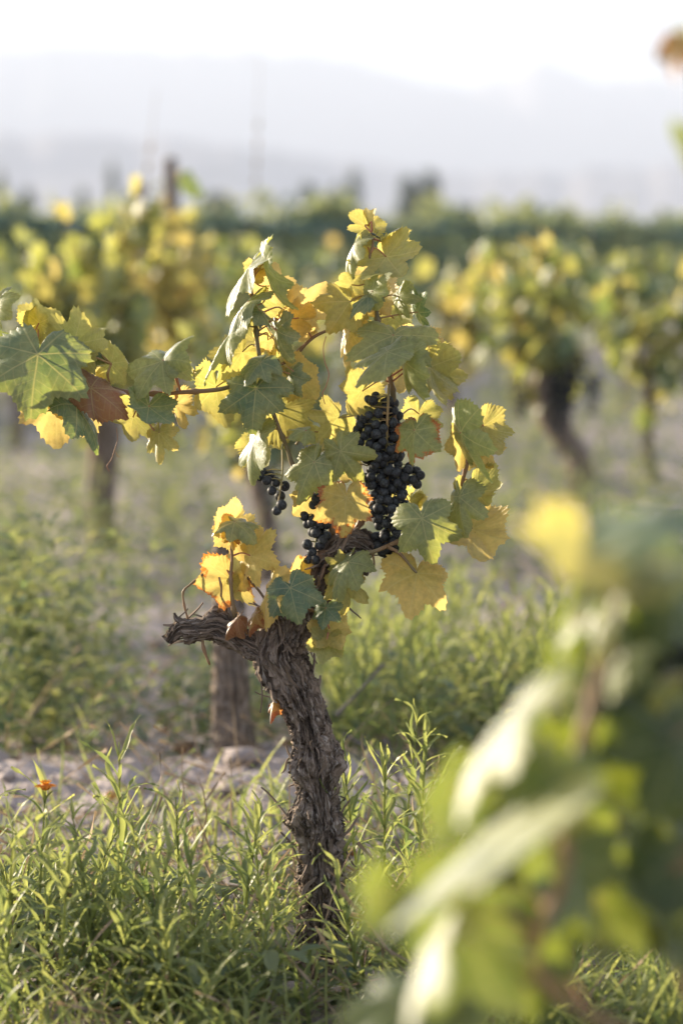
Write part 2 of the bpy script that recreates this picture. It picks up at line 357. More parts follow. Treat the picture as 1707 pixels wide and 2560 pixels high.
# ------------------------------------------------------------------ grape leaf
VEINS = np.radians([0, 50, -50, 106, -106, 150, -150])
def leaf_geo(seed, rings=10, nang=120, fold=0.25, droop=0.5, cup=0.3, wave=0.05, quilt=0.02, sinus=1.0, curl=0.0):
    rs = np.random.RandomState(seed)
    kd = np.array([0, 12, 27, 38, 52, 65, 79, 93, 108, 130, 150, 165, 176, 180.0])
    kr = np.array([1.04, .88, .74, .80, .97, .83, .66, .71, .80, .68, .60, .47, .22, .10])
    def side():
        k = kr.copy(); d = (rs.rand() ** 1.5 * 0.26 - 0.03) * sinus
        k[2] -= d; k[6] -= d * 0.9; k[3:6] += rs.uniform(-.12, .07); k[7:10] += rs.uniform(-.12, .08); k[3] -= d * .3
        return k
    kl, kq = side(), side()
    th = np.linspace(-math.pi, math.pi, nang, endpoint=True)
    def prof(t, k):
        x = np.degrees(np.abs(t)); r = np.interp(x, kd, k); r2 = (np.interp(x + 3, kd, k) + np.interp(np.abs(x - 3), kd, k) + r) / 3
        return 0.8 * r + 0.2 * r2
    r = np.where(th >= 0, prof(th, kl), prof(th, kq))
    nt_ = max(8, nang // 3); ph = (np.arange(nang) % 3) if nang >= 60 else (np.arange(nang) % 2)
    tooth = np.where(ph == 1, 1.0, -0.45) * (0.044 if nang >= 60 else 0.04) * (0.15 + 1.3 * rs.rand(nang)) * np.clip((3.05 - np.abs(th)) / 0.3, 0, 1)
    r = np.maximum(r + tooth, 0.1)
    if nang >= 60:
        for _ in range(rs.randint(0, 4)):      # torn bits of the margin
            c0 = rs.randint(12, nang - 12); hw = rs.randint(2, 6); dp = rs.uniform(.06, .30)
            for z_ in range(-hw, hw + 1): r[c0 + z_] *= 1 - dp * (1 - abs(z_) / (hw + 1)) * rs.uniform(.6, 1)
    f = np.linspace(0, 1, rings + 1)[1:] ** 0.8
    FR, TH = np.meshgrid(f, th, indexing='ij'); R = FR * r[None]
    X, Y = R * np.cos(TH), R * np.sin(TH)
    X = np.concatenate(([0], X.ravel())); Y = np.concatenate(([0], Y.ravel()))
    rim = np.concatenate(([0], FR.ravel())); T = np.concatenate(([0], TH.ravel())); RA = np.hypot(X, Y)
    d = np.abs((T[:, None] - VEINS[None] + math.pi) % (2 * math.pi) - math.pi); dm = d.min(1)
    vein = np.exp(-(dm * RA / 0.022) ** 2) * (1 - 0.5 * rim)
    herr = 0.5 + 0.5 * np.cos(2 * math.pi * (RA * 6.5 - dm * RA * 4.5 + rs.rand()))
    vein = np.clip(vein + 0.35 * np.clip(herr - 0.9, 0, 1) * 10 * np.clip(dm * 8, 0, 1) * (rings >= 8), 0, 1)
    Z = quilt * (np.sqrt(np.clip(dm * RA * 4, 0, 1)) * 1.3 - herr * 0.6 * np.clip(dm * 6, 0, 1)) * np.clip(RA * 3, 0, 1)
    p1, p2 = rs.rand(2) * 6.28
    Z = Z + wave * rim ** 2 * (np.sin(3 * T + p1) + 0.7 * np.sin(7 * T + p2)) + 0.03 * (vnoise(X * 4 + seed, Y * 4, 0, seed % 97) - 0.5)
    # fold along the midrib, cup across, droop along, rolled margin
    sg = np.sign(Y); ay = np.abs(Y); Y1 = ay * math.cos(fold) * sg; Z = Z - ay * math.sin(fold)
    if abs(cup) > 1e-3: Z = Z - np.sign(cup) * (1 - np.cos(abs(cup) * Y1)) / abs(cup) * 1.0; Y1 = np.sin(abs(cup) * Y1) / abs(cup)
    if curl: Z = Z - curl * rim ** 4 * 0.25; Y1 = Y1 * (1 - 0.35 * curl * rim ** 3)
    k = droop if abs(droop) > 1e-3 else 1e-3
    ang = k * X; X1 = np.sin(ang) / k + Z * np.sin(ang); Z1 = -(1 - np.cos(ang)) / k + Z * np.cos(ang)
    V = np.stack([X1, Y1, Z1], -1)
    q = np.arange(nang - 1)
    F = [np.stack([np.zeros(nang - 1, int), 1 + q, 2 + q], -1)]
    i, j = np.meshgrid(np.arange(rings - 1), q, indexing='ij'); b = 1 + i * nang + j
    F.append(np.stack([b, b + nang, b + nang + 1, b + 1], -1).reshape(-1, 4))
    return V, F, {'rim': rim, 'vein': vein}, np.stack([X, Y], -1)
LOWS = []
for s_ in range(8):
    r_ = random.Random(s_)
    V, F, A, U = leaf_geo(500 + s_, 4, 40, r_.uniform(0.05, .5), r_.uniform(.2, 1.1), r_.uniform(-.3, .8), .08, .03)
    LOWS.append(mk('leaf_blade', V, F, M_LEAF, A, U))
KIND = {'G': (.06, 0, 0), 'P': (.29, .08, 0), 'YG': (.57, .08, 0), 'D': (.02, .02, 0), 'OL': (.05, .05, 0), 'Y': (.86, .12, 0), 'O': (1.0, .25, 0), 'YB': (.82, .62, 0), 'GB': (.28, .55, 0), 'B': (.9, .6, .92), 'BO': (1, .9, .55)}  # pale kind: sunlight put into green leaf; dark and olive kinds: shade put in
def basis(m, roll, face=1, prefer=None, view=None):
    """leaf frame from midrib m; roll 0 faces the camera, + rolls the upper side to the sunlit upper left"""
    view = view or TOCAM; m = m.normalized(); n0 = (view - m * view.dot(m)).normalized(); l0 = n0.cross(m)
    if l0.dot(prefer or (UP * 0.8 - RT * 0.6)) < 0: l0 = -l0
    n = n0 * math.cos(roll) + l0 * math.sin(roll); n = n * face
    return m, n.cross(m), n
def hero_leaf(parent, e, canes, seed, depth0=FOC, scale_d=None):
    jx, jy, tx, ty, Lp, roll, kind = e[:7]; o = e[7] if len(e) > 7 else {}
    d = depth0 + o.get('dz', 0.0); k = d / FPX
    J = at(jx, jy, d); dx, dy = tx - jx, ty - jy; ap = math.hypot(dx, dy); Lp = max(Lp, ap * 1.01)
    tz = math.sqrt(Lp * Lp - ap * ap) * o.get('tz', 1)
    m = RT * dx - UP * dy + TOCAM * tz
    rs = random.Random(seed * 7 + 1)
    X, Y, Z = basis(m, rad(roll), o.get('face', 1), None, (CV - J).normalized())
    s = Lp * k * (0.91 if depth0 == FOC else 1.0)
    M = Matrix(((X.x * s, Y.x * s, Z.x * s, J.x), (X.y * s, Y.y * s, Z.y * s, J.y), (X.z * s, Y.z * s, Z.z * s, J.z), (0, 0, 0, 1)))
    brown = kind in ('B', 'BO')
    V, F, A, U = leaf_geo(seed, 9, 132, o.get('fold', rs.uniform(.06, .26)), o.get('droop', rs.uniform(.2, .9)), o.get('cup', rs.uniform(.0, .5)),
                          o.get('wave', rs.uniform(.035, .08)) * (2.6 if brown else 1), o.get('quilt', .022), o.get('sinus', 1.0), o.get('curl', .45 if brown else rs.uniform(0, .35)))
    V[:, 1] *= o.get('w', 1.0)
    c = list(KIND[kind]); c[0] = min(1, max(0, c[0] + rs.uniform(-.07, .07))); c[1] = min(1, max(0, c[1] + rs.uniform(-.05, .08)))
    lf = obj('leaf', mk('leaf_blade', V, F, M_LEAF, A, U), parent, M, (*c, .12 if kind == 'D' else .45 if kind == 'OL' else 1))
    if canes is not None and not o.get('np'):
        best = min(canes, key=lambda p: (p - J).length)
        v = best - J; ln = v.length; mx_ = 0.075
        if ln < 0.006: best = J - X * 0.02 - Z * 0.015 + Vector((0, 0, -.01))
        elif ln > mx_: best = J + v * (mx_ / ln)
        mid = (J + best) / 2 + Z * (-0.006) + Vector((0, 0, 0.004)) - X * 0.006
        V, F, U = tube([(*J, .0011), (*mid, .0012), (*best, .0017)], 8, 6)
        obj('petiole', mk('petiole', V, F, M_PET), lf)
    return lf
def px(P, r, d=FOC):
    """cane path in photo pixels -> rows x,y,z,r"""
    return [(*at(p[0], p[1], d + (p[2] if len(p) > 2 else 0)), (p[3] if len(p) > 3 else r)) for p in P]
def cane(parent, rows, name='cane', mat=None, n=None, k=8, node=0.055):
    ph = random.random() * 6
    ln = sum((Vector(rows[q][:3]) - Vector(rows[q + 1][:3])).length for q in range(len(rows) - 1))
    n = n or int(max(10, ln / 0.006))
    def dsp(A, Sg, R): return R * 0.55 * np.exp(-(((Sg + ph * .01) % node - node / 2) / 0.0045) ** 2)
    V, F, U = tube(rows, n, k, dsp if node else None)
    obj(name, mk(name, V, F, mat or M_CANE, None, U), parent)
    Q = spline(rows, 60); return [Vector(q[:3]) for q in Q]

# ------------------------------------------------------------------ bark tubes
def bark_disp(seed, amp=1.0, knobs=(), twist=2.0, fine=1.0):
    def f(A, Sg, R):
        t = A + twist * Sg
        c, s = np.cos(t), np.sin(t)
        wob = 0.9 * (fbm(c * 1.8, s * 1.8, Sg * 16, seed + 40, 3) - 0.5)
        c2, s2 = np.cos(t + wob * 1.6), np.sin(t + wob * 1.6)
        r1 = 1 - np.abs(2 * fbm(c2 * 4.0, s2 * 4.0, Sg * 13, seed, 3) - 1); r2 = 1 - np.abs(2 * fbm(c2 * 10, s2 * 10, Sg * 34, seed + 7, 3) - 1)
        lump = fbm(c * 1.1, s * 1.1, Sg * 8, seed + 20, 3) - 0.5
        r3 = 1 - np.abs(2 * fbm(c2 * 21, s2 * 21, Sg * 48, seed + 11, 2) - 1)
        d = lump * 0.030 + (r1 - 0.72) * 0.018 + (r2 - 0.72) * 0.019 * fine + (r3 - 0.7) * 0.010 * fine
        d = (d - 0.0085) * amp
        for (s0, a0, h, wd) in knobs:
            da = (A - a0 + math.pi) % (2 * math.pi) - math.pi
            g = np.exp(-((Sg - s0) ** 2 + (da * R) ** 2) / wd ** 2)
            d = d + h * g * (0.7 + 0.6 * fbm(c * 6, s * 6, Sg * 60, seed + 60, 3))
        return d
    return f
STRIPS = []
for s_ in range(6):
    r_ = random.Random(90 + s_); n = 8; V = []
    ln, wd = r_.uniform(.025, .06), r_.uniform(.003, .006)
    for q in range(n):
        t = q / (n - 1); ww = wd * (0.35 + math.sin(math.pi * min(1, t * .9 + .1)) * .65) * r_.uniform(.8, 1.15)
        x = ln * t; lift = .0015 + (t ** 2.2) * ln * r_.uniform(.10, .22) if s_ % 2 else .0012 + .002 * math.sin(t * 5 + s_)
        yy = .0025 * math.sin(t * 6 + s_)
        for sy, th in ((-1, 0), (1, 0), (1, -.0016), (-1, -.0016)): V.append((x, yy + sy * ww / 2, lift + th))
    F = []
    for q in range(n - 1):
        b = q * 4
        for a, c in ((0, 1), (1, 2), (2, 3), (3, 0)): F.append((b + a, b + c, b + 4 + c, b + 4 + a))
    F += [(3, 2, 1, 0), (n * 4 - 4, n * 4 - 3, n * 4 - 2, n * 4 - 1)]
    STRIPS.append(mk('bark_strip', V, np.array(F), M_BARK, smooth=False))
def bark_tube(parent, name, rows, n, k, disp, mat=None, strips=0, seed=0):
    V, F, U = tube(rows, n, k, disp)
    o = obj(name, mk(name, V, F, mat or M_BARK, None, U), parent)
    r = random.Random(seed)
    for q in range(strips):
        i = r.randint(2, n - 12); j = r.randrange(k)
        p = Vector(V[i * k + j]); p2 = Vector(V[(i + 6) * k + j]); e = Vector(V[i * k + (j + 3) % k]) - Vector(V[i * k + (j - 3) % k])
        X = (p2 - p).normalized(); Z = e.cross(X).normalized()
        cen = Vector(np.mean(V[i * k:(i + 1) * k], axis=0))
        if Z.dot(p - cen) < 0: Z = -Z
        a = r.gauss(0, .25); Yv = Z.cross(X); X = X * math.cos(a) + Yv * math.sin(a)
        if r.random() < .35: X = -X
        Yv = Z.cross(X); sc = r.uniform(.7, 1.35)
        p = p - Z * .0005
        obj('bark_strip', r.choice(STRIPS), o, Matrix(((X.x * sc, Yv.x * sc, Z.x * sc, p.x), (X.y * sc, Yv.y * sc, Z.y * sc, p.y), (X.z * sc, Yv.z * sc, Z.z * sc, p.z), (0, 0, 0, 1))))
    return o

# ------------------------------------------------------------------ grapes
def ico():
    t = (1 + 5 ** .5) / 2
    V = np.array([(-1, t, 0), (1, t, 0), (-1, -t, 0), (1, -t, 0), (0, -1, t), (0, 1, t), (0, -1, -t), (0, 1, -t), (t, 0, -1), (t, 0, 1), (-t, 0, -1), (-t, 0, 1)], float)
    F = [(0, 11, 5), (0, 5, 1), (0, 1, 7), (0, 7, 10), (0, 10, 11), (1, 5, 9), (5, 11, 4), (11, 10, 2), (10, 7, 6), (7, 1, 8), (3, 9, 4), (3, 4, 2), (3, 2, 6), (3, 6, 8), (3, 8, 9), (4, 9, 5), (2, 4, 11), (6, 2, 10), (8, 6, 7), (9, 8, 1)]
    return V / np.linalg.norm(V[0]), F
def subdiv(V, F):
    V = [tuple(v) for v in V]; c = {}; G = []
    def mid(a, b):
        k = (min(a, b), max(a, b))
        if k not in c: m = (np.array(V[a]) + np.array(V[b])); m = m / np.linalg.norm(m); V.append(tuple(m)); c[k] = len(V) - 1
        return c[k]
    for a, b, d in F:
        x, y, z = mid(a, b), mid(b, d), mid(d, a); G += [(a, x, z), (b, y, x), (d, z, y), (x, y, z)]
    return np.array(V), G
I0 = ico(); I1 = subdiv(*I0); I2 = subdiv(*I1)
ME_GRAPE = mk('grape', I2[0], np.array(I2[1]), M_GRAPE)
def bunch(parent, blobs, stem, seed, r0=13.0, n_try=4000, explicit=(), cap=210):
    """blobs: (sx, sy, rx, ry, rdepth, dz) in photo px"""
    r = random.Random(seed); pts = []
    k = FOC / FPX
    for e in explicit: pts.append((e[0], e[1], e[2] if len(e) > 2 else 0.0, r0 * r.uniform(.9, 1.08)))
    for _ in range(n_try):
        if len(pts) >= cap: break
        b = r.choice(blobs) if blobs else None
        if b is None: break
        while True:
            x, y, z = r.uniform(-1, 1), r.uniform(-1, 1), r.uniform(-1, 1)
            if x * x + y * y + z * z < 1: break
        p = (b[0] + x * b[2], b[1] + y * b[3], z * b[4] + b[5]); rr = r0 * r.uniform(.86, 1.08)
        if all((p[0] - q[0]) ** 2 + (p[1] - q[1]) ** 2 + (p[2] - q[2]) ** 2 > ((rr + q[3]) * .80) ** 2 for q in pts): pts.append((*p, rr))
    j = Join(); V, F, U = tube(stem, 20, 6); j.add(V, F)
    sp = [Vector(q[:3]) for q in spline(stem, 30)]
    loc = [(at(p[0], p[1], FOC + p[2] * k), p[3] * k) for p in pts]
    for c, q in loc:
        b = min(sp, key=lambda s: (s - c).length + max(0, (c.z - s.z)) * 1.5)
        V, F, U = tube([(*b, .0011), (*((b + c) / 2 + Vector((0, 0, .003))), .0009), (*c, .0008)], 5, 4); j.add(V, F)
    B = obj('grape_bunch', j.mesh('rachis', M_RACH), parent)
    for c, q in loc:
        e = Matrix.Rotation(r.random() * 6, 4, Vector((r.gauss(0, 1), r.gauss(0, 1), r.gauss(0, 1))).normalized())
        obj('grape', ME_GRAPE, B, Matrix.Translation(c) @ e @ Matrix.Diagonal((q, q, q * r.uniform(.95, 1.06), 1)))
    return B

# ================================================================== THE VINE IN FOCUS
vine = empty('grape_vine', at(800, 2468))
tag(vine, 'sharp gnarled grape vine with bent shaggy trunk and dark grape bunches, standing in focus', 'grape vine', 'grape vines')
K = FOC / FPX
def rows(P): return [(*at(p[0], p[1], FOC + (p[3] if len(p) > 3 else 0)), p[2] * K) for p in P]
trunk_rows = rows([(800, 2520, 64), (803, 2440, 60), (806, 2360, 52), (808, 2280, 50), (809, 2194, 51), (804, 2120, 46), (803, 2040, 48), (793, 1956, 46), (785, 1901, 45), (776, 1846, 44), (757, 1773, 50), (731, 1708, 61), (703, 1655, 71), (701, 1612, 68), (711, 1575, 62), (719, 1538, 55), (718, 1512, 46)])
tl = 0.0
bark_tube(vine, 'trunk', trunk_rows, 440, 224, bark_disp(3, 1.0, [(.293, -1.9, .022, .026), (.375, 0.9, .016, .028), (.37, -1.2, .012, .02), (.48, 2.6, .018, .02), (.10, 1.5, .012, .03), (.20, -2.6, .01, .02)], 2.2), strips=150, seed=4)
bark_tube(vine, 'arm', rows([(735, 1600, 46, .01), (764, 1535, 45, .012), (783, 1495, 41, .01), (797, 1450, 38, 0), (812, 1415, 39, 0), (835, 1385, 42, 0), (872, 1362, 44, .0), (905, 1368, 40, 0), (930, 1384, 26, 0)]), 200, 96, bark_disp(12, 1.0, [(.27, 1.0, .012, .02), (.22, -2.0, .012, .02)], 3), strips=34, seed=8)
bark_tube(vine, 'arm', rows([(700, 1640, 48, .0), (650, 1622, 42), (605, 1600, 34), (572, 1581, 34, -.005), (540, 1566, 32, -.01), (505, 1570, 20, -.01), (470, 1568, 18, -.01), (448, 1572, 15, -.01), (420, 1604, 11, -.012)]), 170, 72, bark_disp(22, .75, [(.11, 1.6, .010, .016), (.155, -1.5, .014, .016)], 3, .8), strips=22, seed=9)
bark_tube(vine, 'spur', rows([(548, 1560, 20, -.01), (535, 1545, 21, -.012), (520, 1541, 14, -.012)]), 40, 40, bark_disp(31, .5, [], 2, .8))
bark_tube(vine, 'spur', rows([(462, 1565, 11, -.01), (449, 1552, 12, -.012), (440, 1544, 8, -.012), (437, 1532, 3, -.012)]), 30, 32, bark_disp(33, .3, [], 2, .8))
bark_tube(vine, 'spur', rows([(696, 1560, 34, -.02), (682, 1537, 28, -.022), (694, 1522, 20, -.022)]), 60, 48, bark_disp(35, .6, [], 2, .8), strips=6, seed=3)
bark_tube(vine, 'spur', rows([(893, 1420, 6, -.03), (905, 1428, 8, -.035), (920, 1437, 5, -.035)]), 24, 20, bark_disp(37, .12, [], 2, .8))
# loose curling bark on the left edge
for q, (x0, y0, x1, y1, x2, y2, r_) in enumerate([(742, 1895, 730, 1905, 718, 1906, 3), (756, 1950, 752, 1975, 745, 1985, 3), (762, 2000, 758, 2030, 735, 2045, 4), (756, 2050, 740, 2070, 748, 2090, 3), (748, 2078, 740, 2088, 738, 2084, 2), (815, 1775, 822, 1795, 829, 1810, 3), (736, 1870, 728, 1890, 738, 1905, 3), (850, 1990, 862, 1996, 858, 2002, 2), (700, 1770, 690, 1760, 684, 1765, 4)]):
    V, F, U = tube(px([(x0, y0, -.02), (x1, y1, -.022), (x2, y2, -.02)], r_ * K), 10, 6); V2 = V
    obj('bark_shred', mk('bark_shred', V2, F, M_BARK, None, U), vine)

CN = []
CN += cane(vine, px([(840, 1345, .0, .0046), (790, 1250, -.01, .0042), (735, 1168, -.02, .0040), (719, 1124, -.02), (696, 1068, -.025), (676, 1010, -.03), (662, 950, -.03), (646, 875, -.03), (640, 820, -.03), (635, 768, -.03, .0026), (629, 728, -.03, .0022), (636, 690, -.03, .0015)], .0034))
CN += cane(vine, px([(880, 1340, .02, .005), (940, 1240, .03), (975, 1150, .02), (984, 1090, .0), (985, 1010, -.01), (975, 950, -.01), (955, 880, -.02), (946, 820, -.02), (941, 777, -.02, .0033), (933, 735, -.02), (930, 692, -.02, .0026), (923, 645, -.02, .0022), (932, 612, -.02, .0017), (929, 582, -.02, .0012)], .0042))
CN += cane(vine, px([(875, 1402, -.03, .0036), (900, 1385, -.045), (925, 1382, -.05), (950, 1373, -.05), (985, 1358, -.03), (1060, 1330, -.02), (1125, 1275, -.02), (1152, 1215, -.02), (1170, 1140, -.03), (1182, 1105, -.03, .0018), (1205, 1066, -.03, .0012)], .0030))
CN += cane(vine, px([(969, 1367, -.04, .003), (1000, 1385, -.05, .0024), (1041, 1433, -.06, .0015)], .002), node=.2)
CN += cane(vine, px([(588, 1545, -.02, .0036), (580, 1490, -.025, .003), (577, 1440, -.025, .0027), (580, 1390, -.025, .0022), (574, 1322, -.025, .0015)], .002), node=.045)
CN += cane(vine, px([(770, 1520, -.03, .003), (800, 1540, -.04, .0024), (815, 1580, -.045, .002), (815, 1605, -.045, .0014)], .002), node=.03)
CN += cane(vine, px([(845, 1400, -.03, .003), (862, 1412, -.05, .0022), (868, 1440, -.055, .0016)], .002), node=.03)
CN += cane(vine, px([(700, 1530, -.03, .003), (720, 1490, -.05, .0022), (740, 1450, -.05, .0018)], .002), node=.03)
for P in ([(474, 1556, -.01), (463, 1522, -.012), (458, 1480, -.012), (475, 1462, -.012), (508, 1435, -.012)], [(546, 1530, -.02), (554, 1476, -.022), (548, 1443, -.022)], [(506, 1585, -.01, .0022), (508, 1615, -.012, .0024), (516, 1640, -.012, .0022), (525, 1662, -.012, .0012)], [(930, 1380, -.03), (935, 1410, -.035), (925, 1432, -.035)]):
    cane(vine, px(P, .0015), 'twig', M_OLDWOOD if False else M_CANE, node=.022, k=6)
for q, P in enumerate(([(938, 748), (925, 735), (912, 752), (922, 772), (940, 768), (944, 752), (930, 742), (915, 760), (925, 780)], [(815, 840), (808, 870), (812, 905), (822, 935), (815, 965), (806, 985), (812, 1010)], [(700, 905), (735, 930), (742, 955)], [(648, 795), (665, 815), (690, 860), (697, 885)], [(640, 765), (660, 755), (668, 735), (655, 760)])):
    V, F, U = tube(px([(p[0], p[1], -.03 - .004 * (t % 3)) for t, p in enumerate(P)], .0007), 60, 5)
    obj('tendril', mk('tendril', V, F, M_PET), vine)

LV = [
 (640, 971, 628, 1092, 128, 6, 'G', dict(dz=-.06, quilt=.055, fold=.25, droop=.7, w=1.12)),
 (738, 935, 826, 1016, 122, -8, 'Y', dict(dz=.0, face=-1, w=.82)),
 (541, 967, 553, 1108, 145, -25, 'YG', dict(dz=.02, w=.86, face=-1)),
 (700, 1022, 684, 1160, 140, -6, 'YG', dict(dz=.02, face=-1)),
 (635, 1096, 600, 1222, 132, 62, 'P', dict(dz=-.03, w=.7)),
 (765, 1076, 722, 1090, 62, 40, 'P', dict(dz=-.05, cup=.8)),
 (845, 1045, 800, 1105, 95, -10, 'YG', dict(dz=.0)),
 (786, 1155, 722, 1265, 132, 22, 'P', dict(dz=-.06, w=.85)),
 (852, 1128, 906, 1222, 110, 12, 'P', dict(dz=-.07, sinus=1.8)),
 (865, 1245, 857, 1350, 112, 0, 'YB', dict(dz=-.08, fold=.05, w=1.05, droop=.3, wave=.08)),
 (765, 1252, 714, 1298, 72, -10, 'Y', dict(dz=-.01, face=-1)),
 (857, 1165, 846, 1232, 80, -15, 'Y', dict(dz=.02, face=-1)),
 (1036, 1076, 1020, 1176, 108, 26, 'GB', dict(dz=-.06, w=.9)),
 (1012, 905, 1036, 1038, 140, 58, 'P', dict(dz=-.08, w=.75)),
 (1072, 918, 1086, 1052, 138, -40, 'YG', dict(dz=-.04, w=.8, face=-1)),
 (1082, 925, 1118, 1040, 125, -20, 'YG', dict(dz=-.01, face=-1, w=.85)),
 (1150, 1082, 1206, 1234, 162, 62, 'P', dict(dz=-.06, w=.75)),
 (1160, 1095, 1136, 1190, 98, -20, 'Y', dict(dz=-.02, face=-1, w=.8)),
 (1207, 1066, 1250, 1160, 110, -22, 'YG', dict(dz=-.03, face=-1)),
 (1188, 1118, 1236, 1196, 95, -10, 'Y', dict(dz=.0, face=-1)),
 (1186, 1080, 1160, 1050, 60, -10, 'Y', dict(dz=.0, face=-1)),
 (1148, 1242, 1146, 1352, 118, 35, 'P', dict(dz=-.06, w=.78)),
 (1189, 1225, 1236, 1308, 112, -15, 'YG', dict(dz=-.02, face=-1)),
 (1180, 1322, 1200, 1440, 142, -14, 'Y', dict(dz=-.03, face=-1, w=.95)),
 (1054, 1297, 1078, 1424, 136, 10, 'P', dict(dz=-.09, fold=.15, w=.95)),
 (1041, 1433, 1022, 1545, 135, -8, 'Y', dict(dz=-.06, fold=.05, w=1.05, sinus=.8)),
 (919, 566, 908, 634, 76, -12, 'YG', dict(face=-1)),
 (922, 563, 955, 578, 62, -10, 'Y', dict(face=-1)),
 (977, 600, 985, 552, 80, -35, 'YG', dict(dz=.01, face=-1)),
 (966, 643, 1022, 730, 128, -10, 'YG', dict(dz=-.02, face=-1, w=1.1, fold=.3)),
 (883, 612, 849, 702, 105, 72, 'P', dict(dz=-.02, w=.75)),
 (879, 712, 915, 668, 75, -15, 'YG', dict(dz=.0, face=-1)),
 (874, 754, 826, 835, 112, -8, 'YG', dict(dz=-.03, w=1.1)),
 (874, 830, 855, 934, 112, 48, 'Y', dict(dz=.0, w=.7)),
 (930, 728, 972, 680, 82, 38, 'P', dict(dz=-.05, w=.8)),
 (922, 737, 858, 790, 88, 60, 'G', dict(dz=-.04, w=.7)),
 (945, 752, 978, 806, 76, -12, 'Y', dict(dz=.02, face=-1)),
 (900, 765, 888, 822, 75, -12, 'Y', dict(dz=.02, face=-1)),
 (995, 741, 1014, 802, 80, 40, 'P', dict(dz=-.02, w=.85)),
 (1044, 780, 1052, 734, 72, 52, 'G', dict(dz=-.02)),
 (983, 838, 958, 938, 135, 12, 'P', dict(dz=-.06, w=1.22, fold=.1)),
 (968, 880, 868, 962, 132, 56, 'P', dict(dz=-.10, w=.8, droop=.3)),
 (905, 978, 850, 1058, 105, -12, 'YG', dict(dz=-.01, face=-1)),
 (1005, 862, 1012, 900, 58, 10, 'YG', dict(dz=-.08)),
 (1048, 850, 1066, 925, 92, -25, 'Y', dict(dz=.02, face=-1)),
 (624, 667, 542, 788, 150, 79, 'P', dict(dz=-.04, w=.6, droop=.4, fold=.12, cup=.1)),
 (640, 672, 652, 730, 62, -12, 'Y', dict(dz=-.02, face=-1)),
 (673, 715, 696, 645, 84, -8, 'O', dict(dz=.0, face=-1)),
 (662, 668, 706, 826, 165, 80, 'P', dict(dz=-.05, w=.55, fold=.1, cup=.1)),
 (747, 795, 668, 778, 88, -6, 'O', dict(dz=-.01, face=-1)),
 (751, 790, 818, 684, 128, -24, 'O', dict(dz=.01, face=-1, w=.85, sinus=1.6)),
 (620, 754, 518, 864, 152, 75, 'P', dict(dz=-.05, w=.6, fold=.15, cup=.1)),
 (579, 828, 478, 966, 175, 79, 'P', dict(dz=-.05, w=.5, fold=.12, cup=.1)),
 (606, 880, 560, 958, 98, -5, 'YG', dict(dz=-.01)),
 (651, 906, 604, 962, 80, 40, 'G', dict(dz=-.06, cup=.7)),
 (691, 826, 712, 922, 102, 50, 'G', dict(dz=-.04, w=.75)),
 (650, 776, 690, 822, 64, 62, 'G', dict(dz=-.05)),
 (670, 850, 632, 890, 64, -10, 'Y', dict(dz=.01, face=-1)),
 (700, 905, 668, 948, 70, -10, 'YG', dict(dz=.01, face=-1)),
 (725, 935, 736, 1002, 78, 50, 'G', dict(dz=-.03, w=.8)),
 (587, 1305, 648, 1338, 98, 45, 'P', dict(dz=-.05, w=.9)),
 (580, 1302, 518, 1340, 92, -20, 'Y', dict(dz=-.02, face=-1)),
 (574, 1322, 540, 1376, 70, -10, 'YB', dict(dz=-.02, face=-1)),
 (585, 1320, 606, 1412, 98, -8, 'Y', dict(dz=.0, face=-1)),
 (626, 1389, 690, 1410, 98, -8, 'Y', dict(dz=-.03, w=1.15, sinus=1.6)),
 (576, 1448, 548, 1540, 108, -6, 'YB', dict(dz=.0, w=1.25, face=-1, fold=.05)),
 (582, 1437, 650, 1484, 92, -8, 'YB', dict(dz=.01, face=-1)),
 (754, 1430, 702, 1450, 76, -15, 'YB', dict(dz=-.02, face=-1)),
 (752, 1430, 784, 1408, 52, -10, 'Y', dict(dz=-.02)),
 (726, 1470, 748, 1564, 104, 8, 'G', dict(dz=-.08, sinus=1.7, w=1.1)),
 (676, 1467, 645, 1590, 128, 56, 'Y', dict(dz=-.06, w=.65)),
 (595, 1544, 548, 1594, 80, 25, 'B', dict(dz=-.05, sinus=.1, fold=.75, w=.8, droop=1.0, cup=.9)),
 (639, 1533, 610, 1594, 74, 20, 'BO', dict(dz=-.06, sinus=.1, fold=.75, w=.8, droop=1.0, cup=.9)),
 (684, 1758, 672, 1806, 58, 15, 'BO', dict(dz=-.035, np=1, sinus=.1, fold=.75, w=.8, droop=1.0, cup=.9)),
 (870, 1406, 815, 1504, 124, 38, 'P', dict(dz=-.07, w=.8, quilt=.045)),
 (852, 1420, 850, 1375, 56, -10, 'YG', dict(dz=-.05)),
 (860, 1452, 852, 1542, 96, 12, 'YG', dict(dz=-.05)),
 (815, 1520, 802, 1572, 62, 25, 'G', dict(dz=-.06)),
 (824, 1572, 856, 1640, 84, -8, 'Y', dict(dz=-.05, face=-1)),
 (817, 1602, 800, 1668, 76, -5, 'YG', dict(dz=-.06, face=-1)),
 (795, 1592, 768, 1622, 50, 35, 'Y', dict(dz=-.05)),
]
for q, e in enumerate(LV): hero_leaf(vine, e, CN, 1000 + q)
rr = random.Random(5)
for q in range(18):      # leaves deeper in the crown
    cx, cy, wx, wy = rr.choice([(930, 830, 60, 120), (680, 900, 80, 140), (820, 1120, 120, 100), (1000, 1000, 50, 90), (700, 1080, 60, 80), (1040, 1180, 30, 80)])
    x, y = cx + rr.uniform(-wx, wx), cy + rr.uniform(-wy, wy); a = rr.gauss(math.pi / 2, .7); ln = rr.uniform(75, 115)
    hero_leaf(vine, (x, y, x + math.cos(a) * ln * .9, y + math.sin(a) * ln * .9, ln, rr.uniform(-35, 35), rr.choice(['YG', 'Y', 'YG', 'YG']), dict(dz=rr.uniform(.03, .12), face=-1)), CN, 2000 + q)

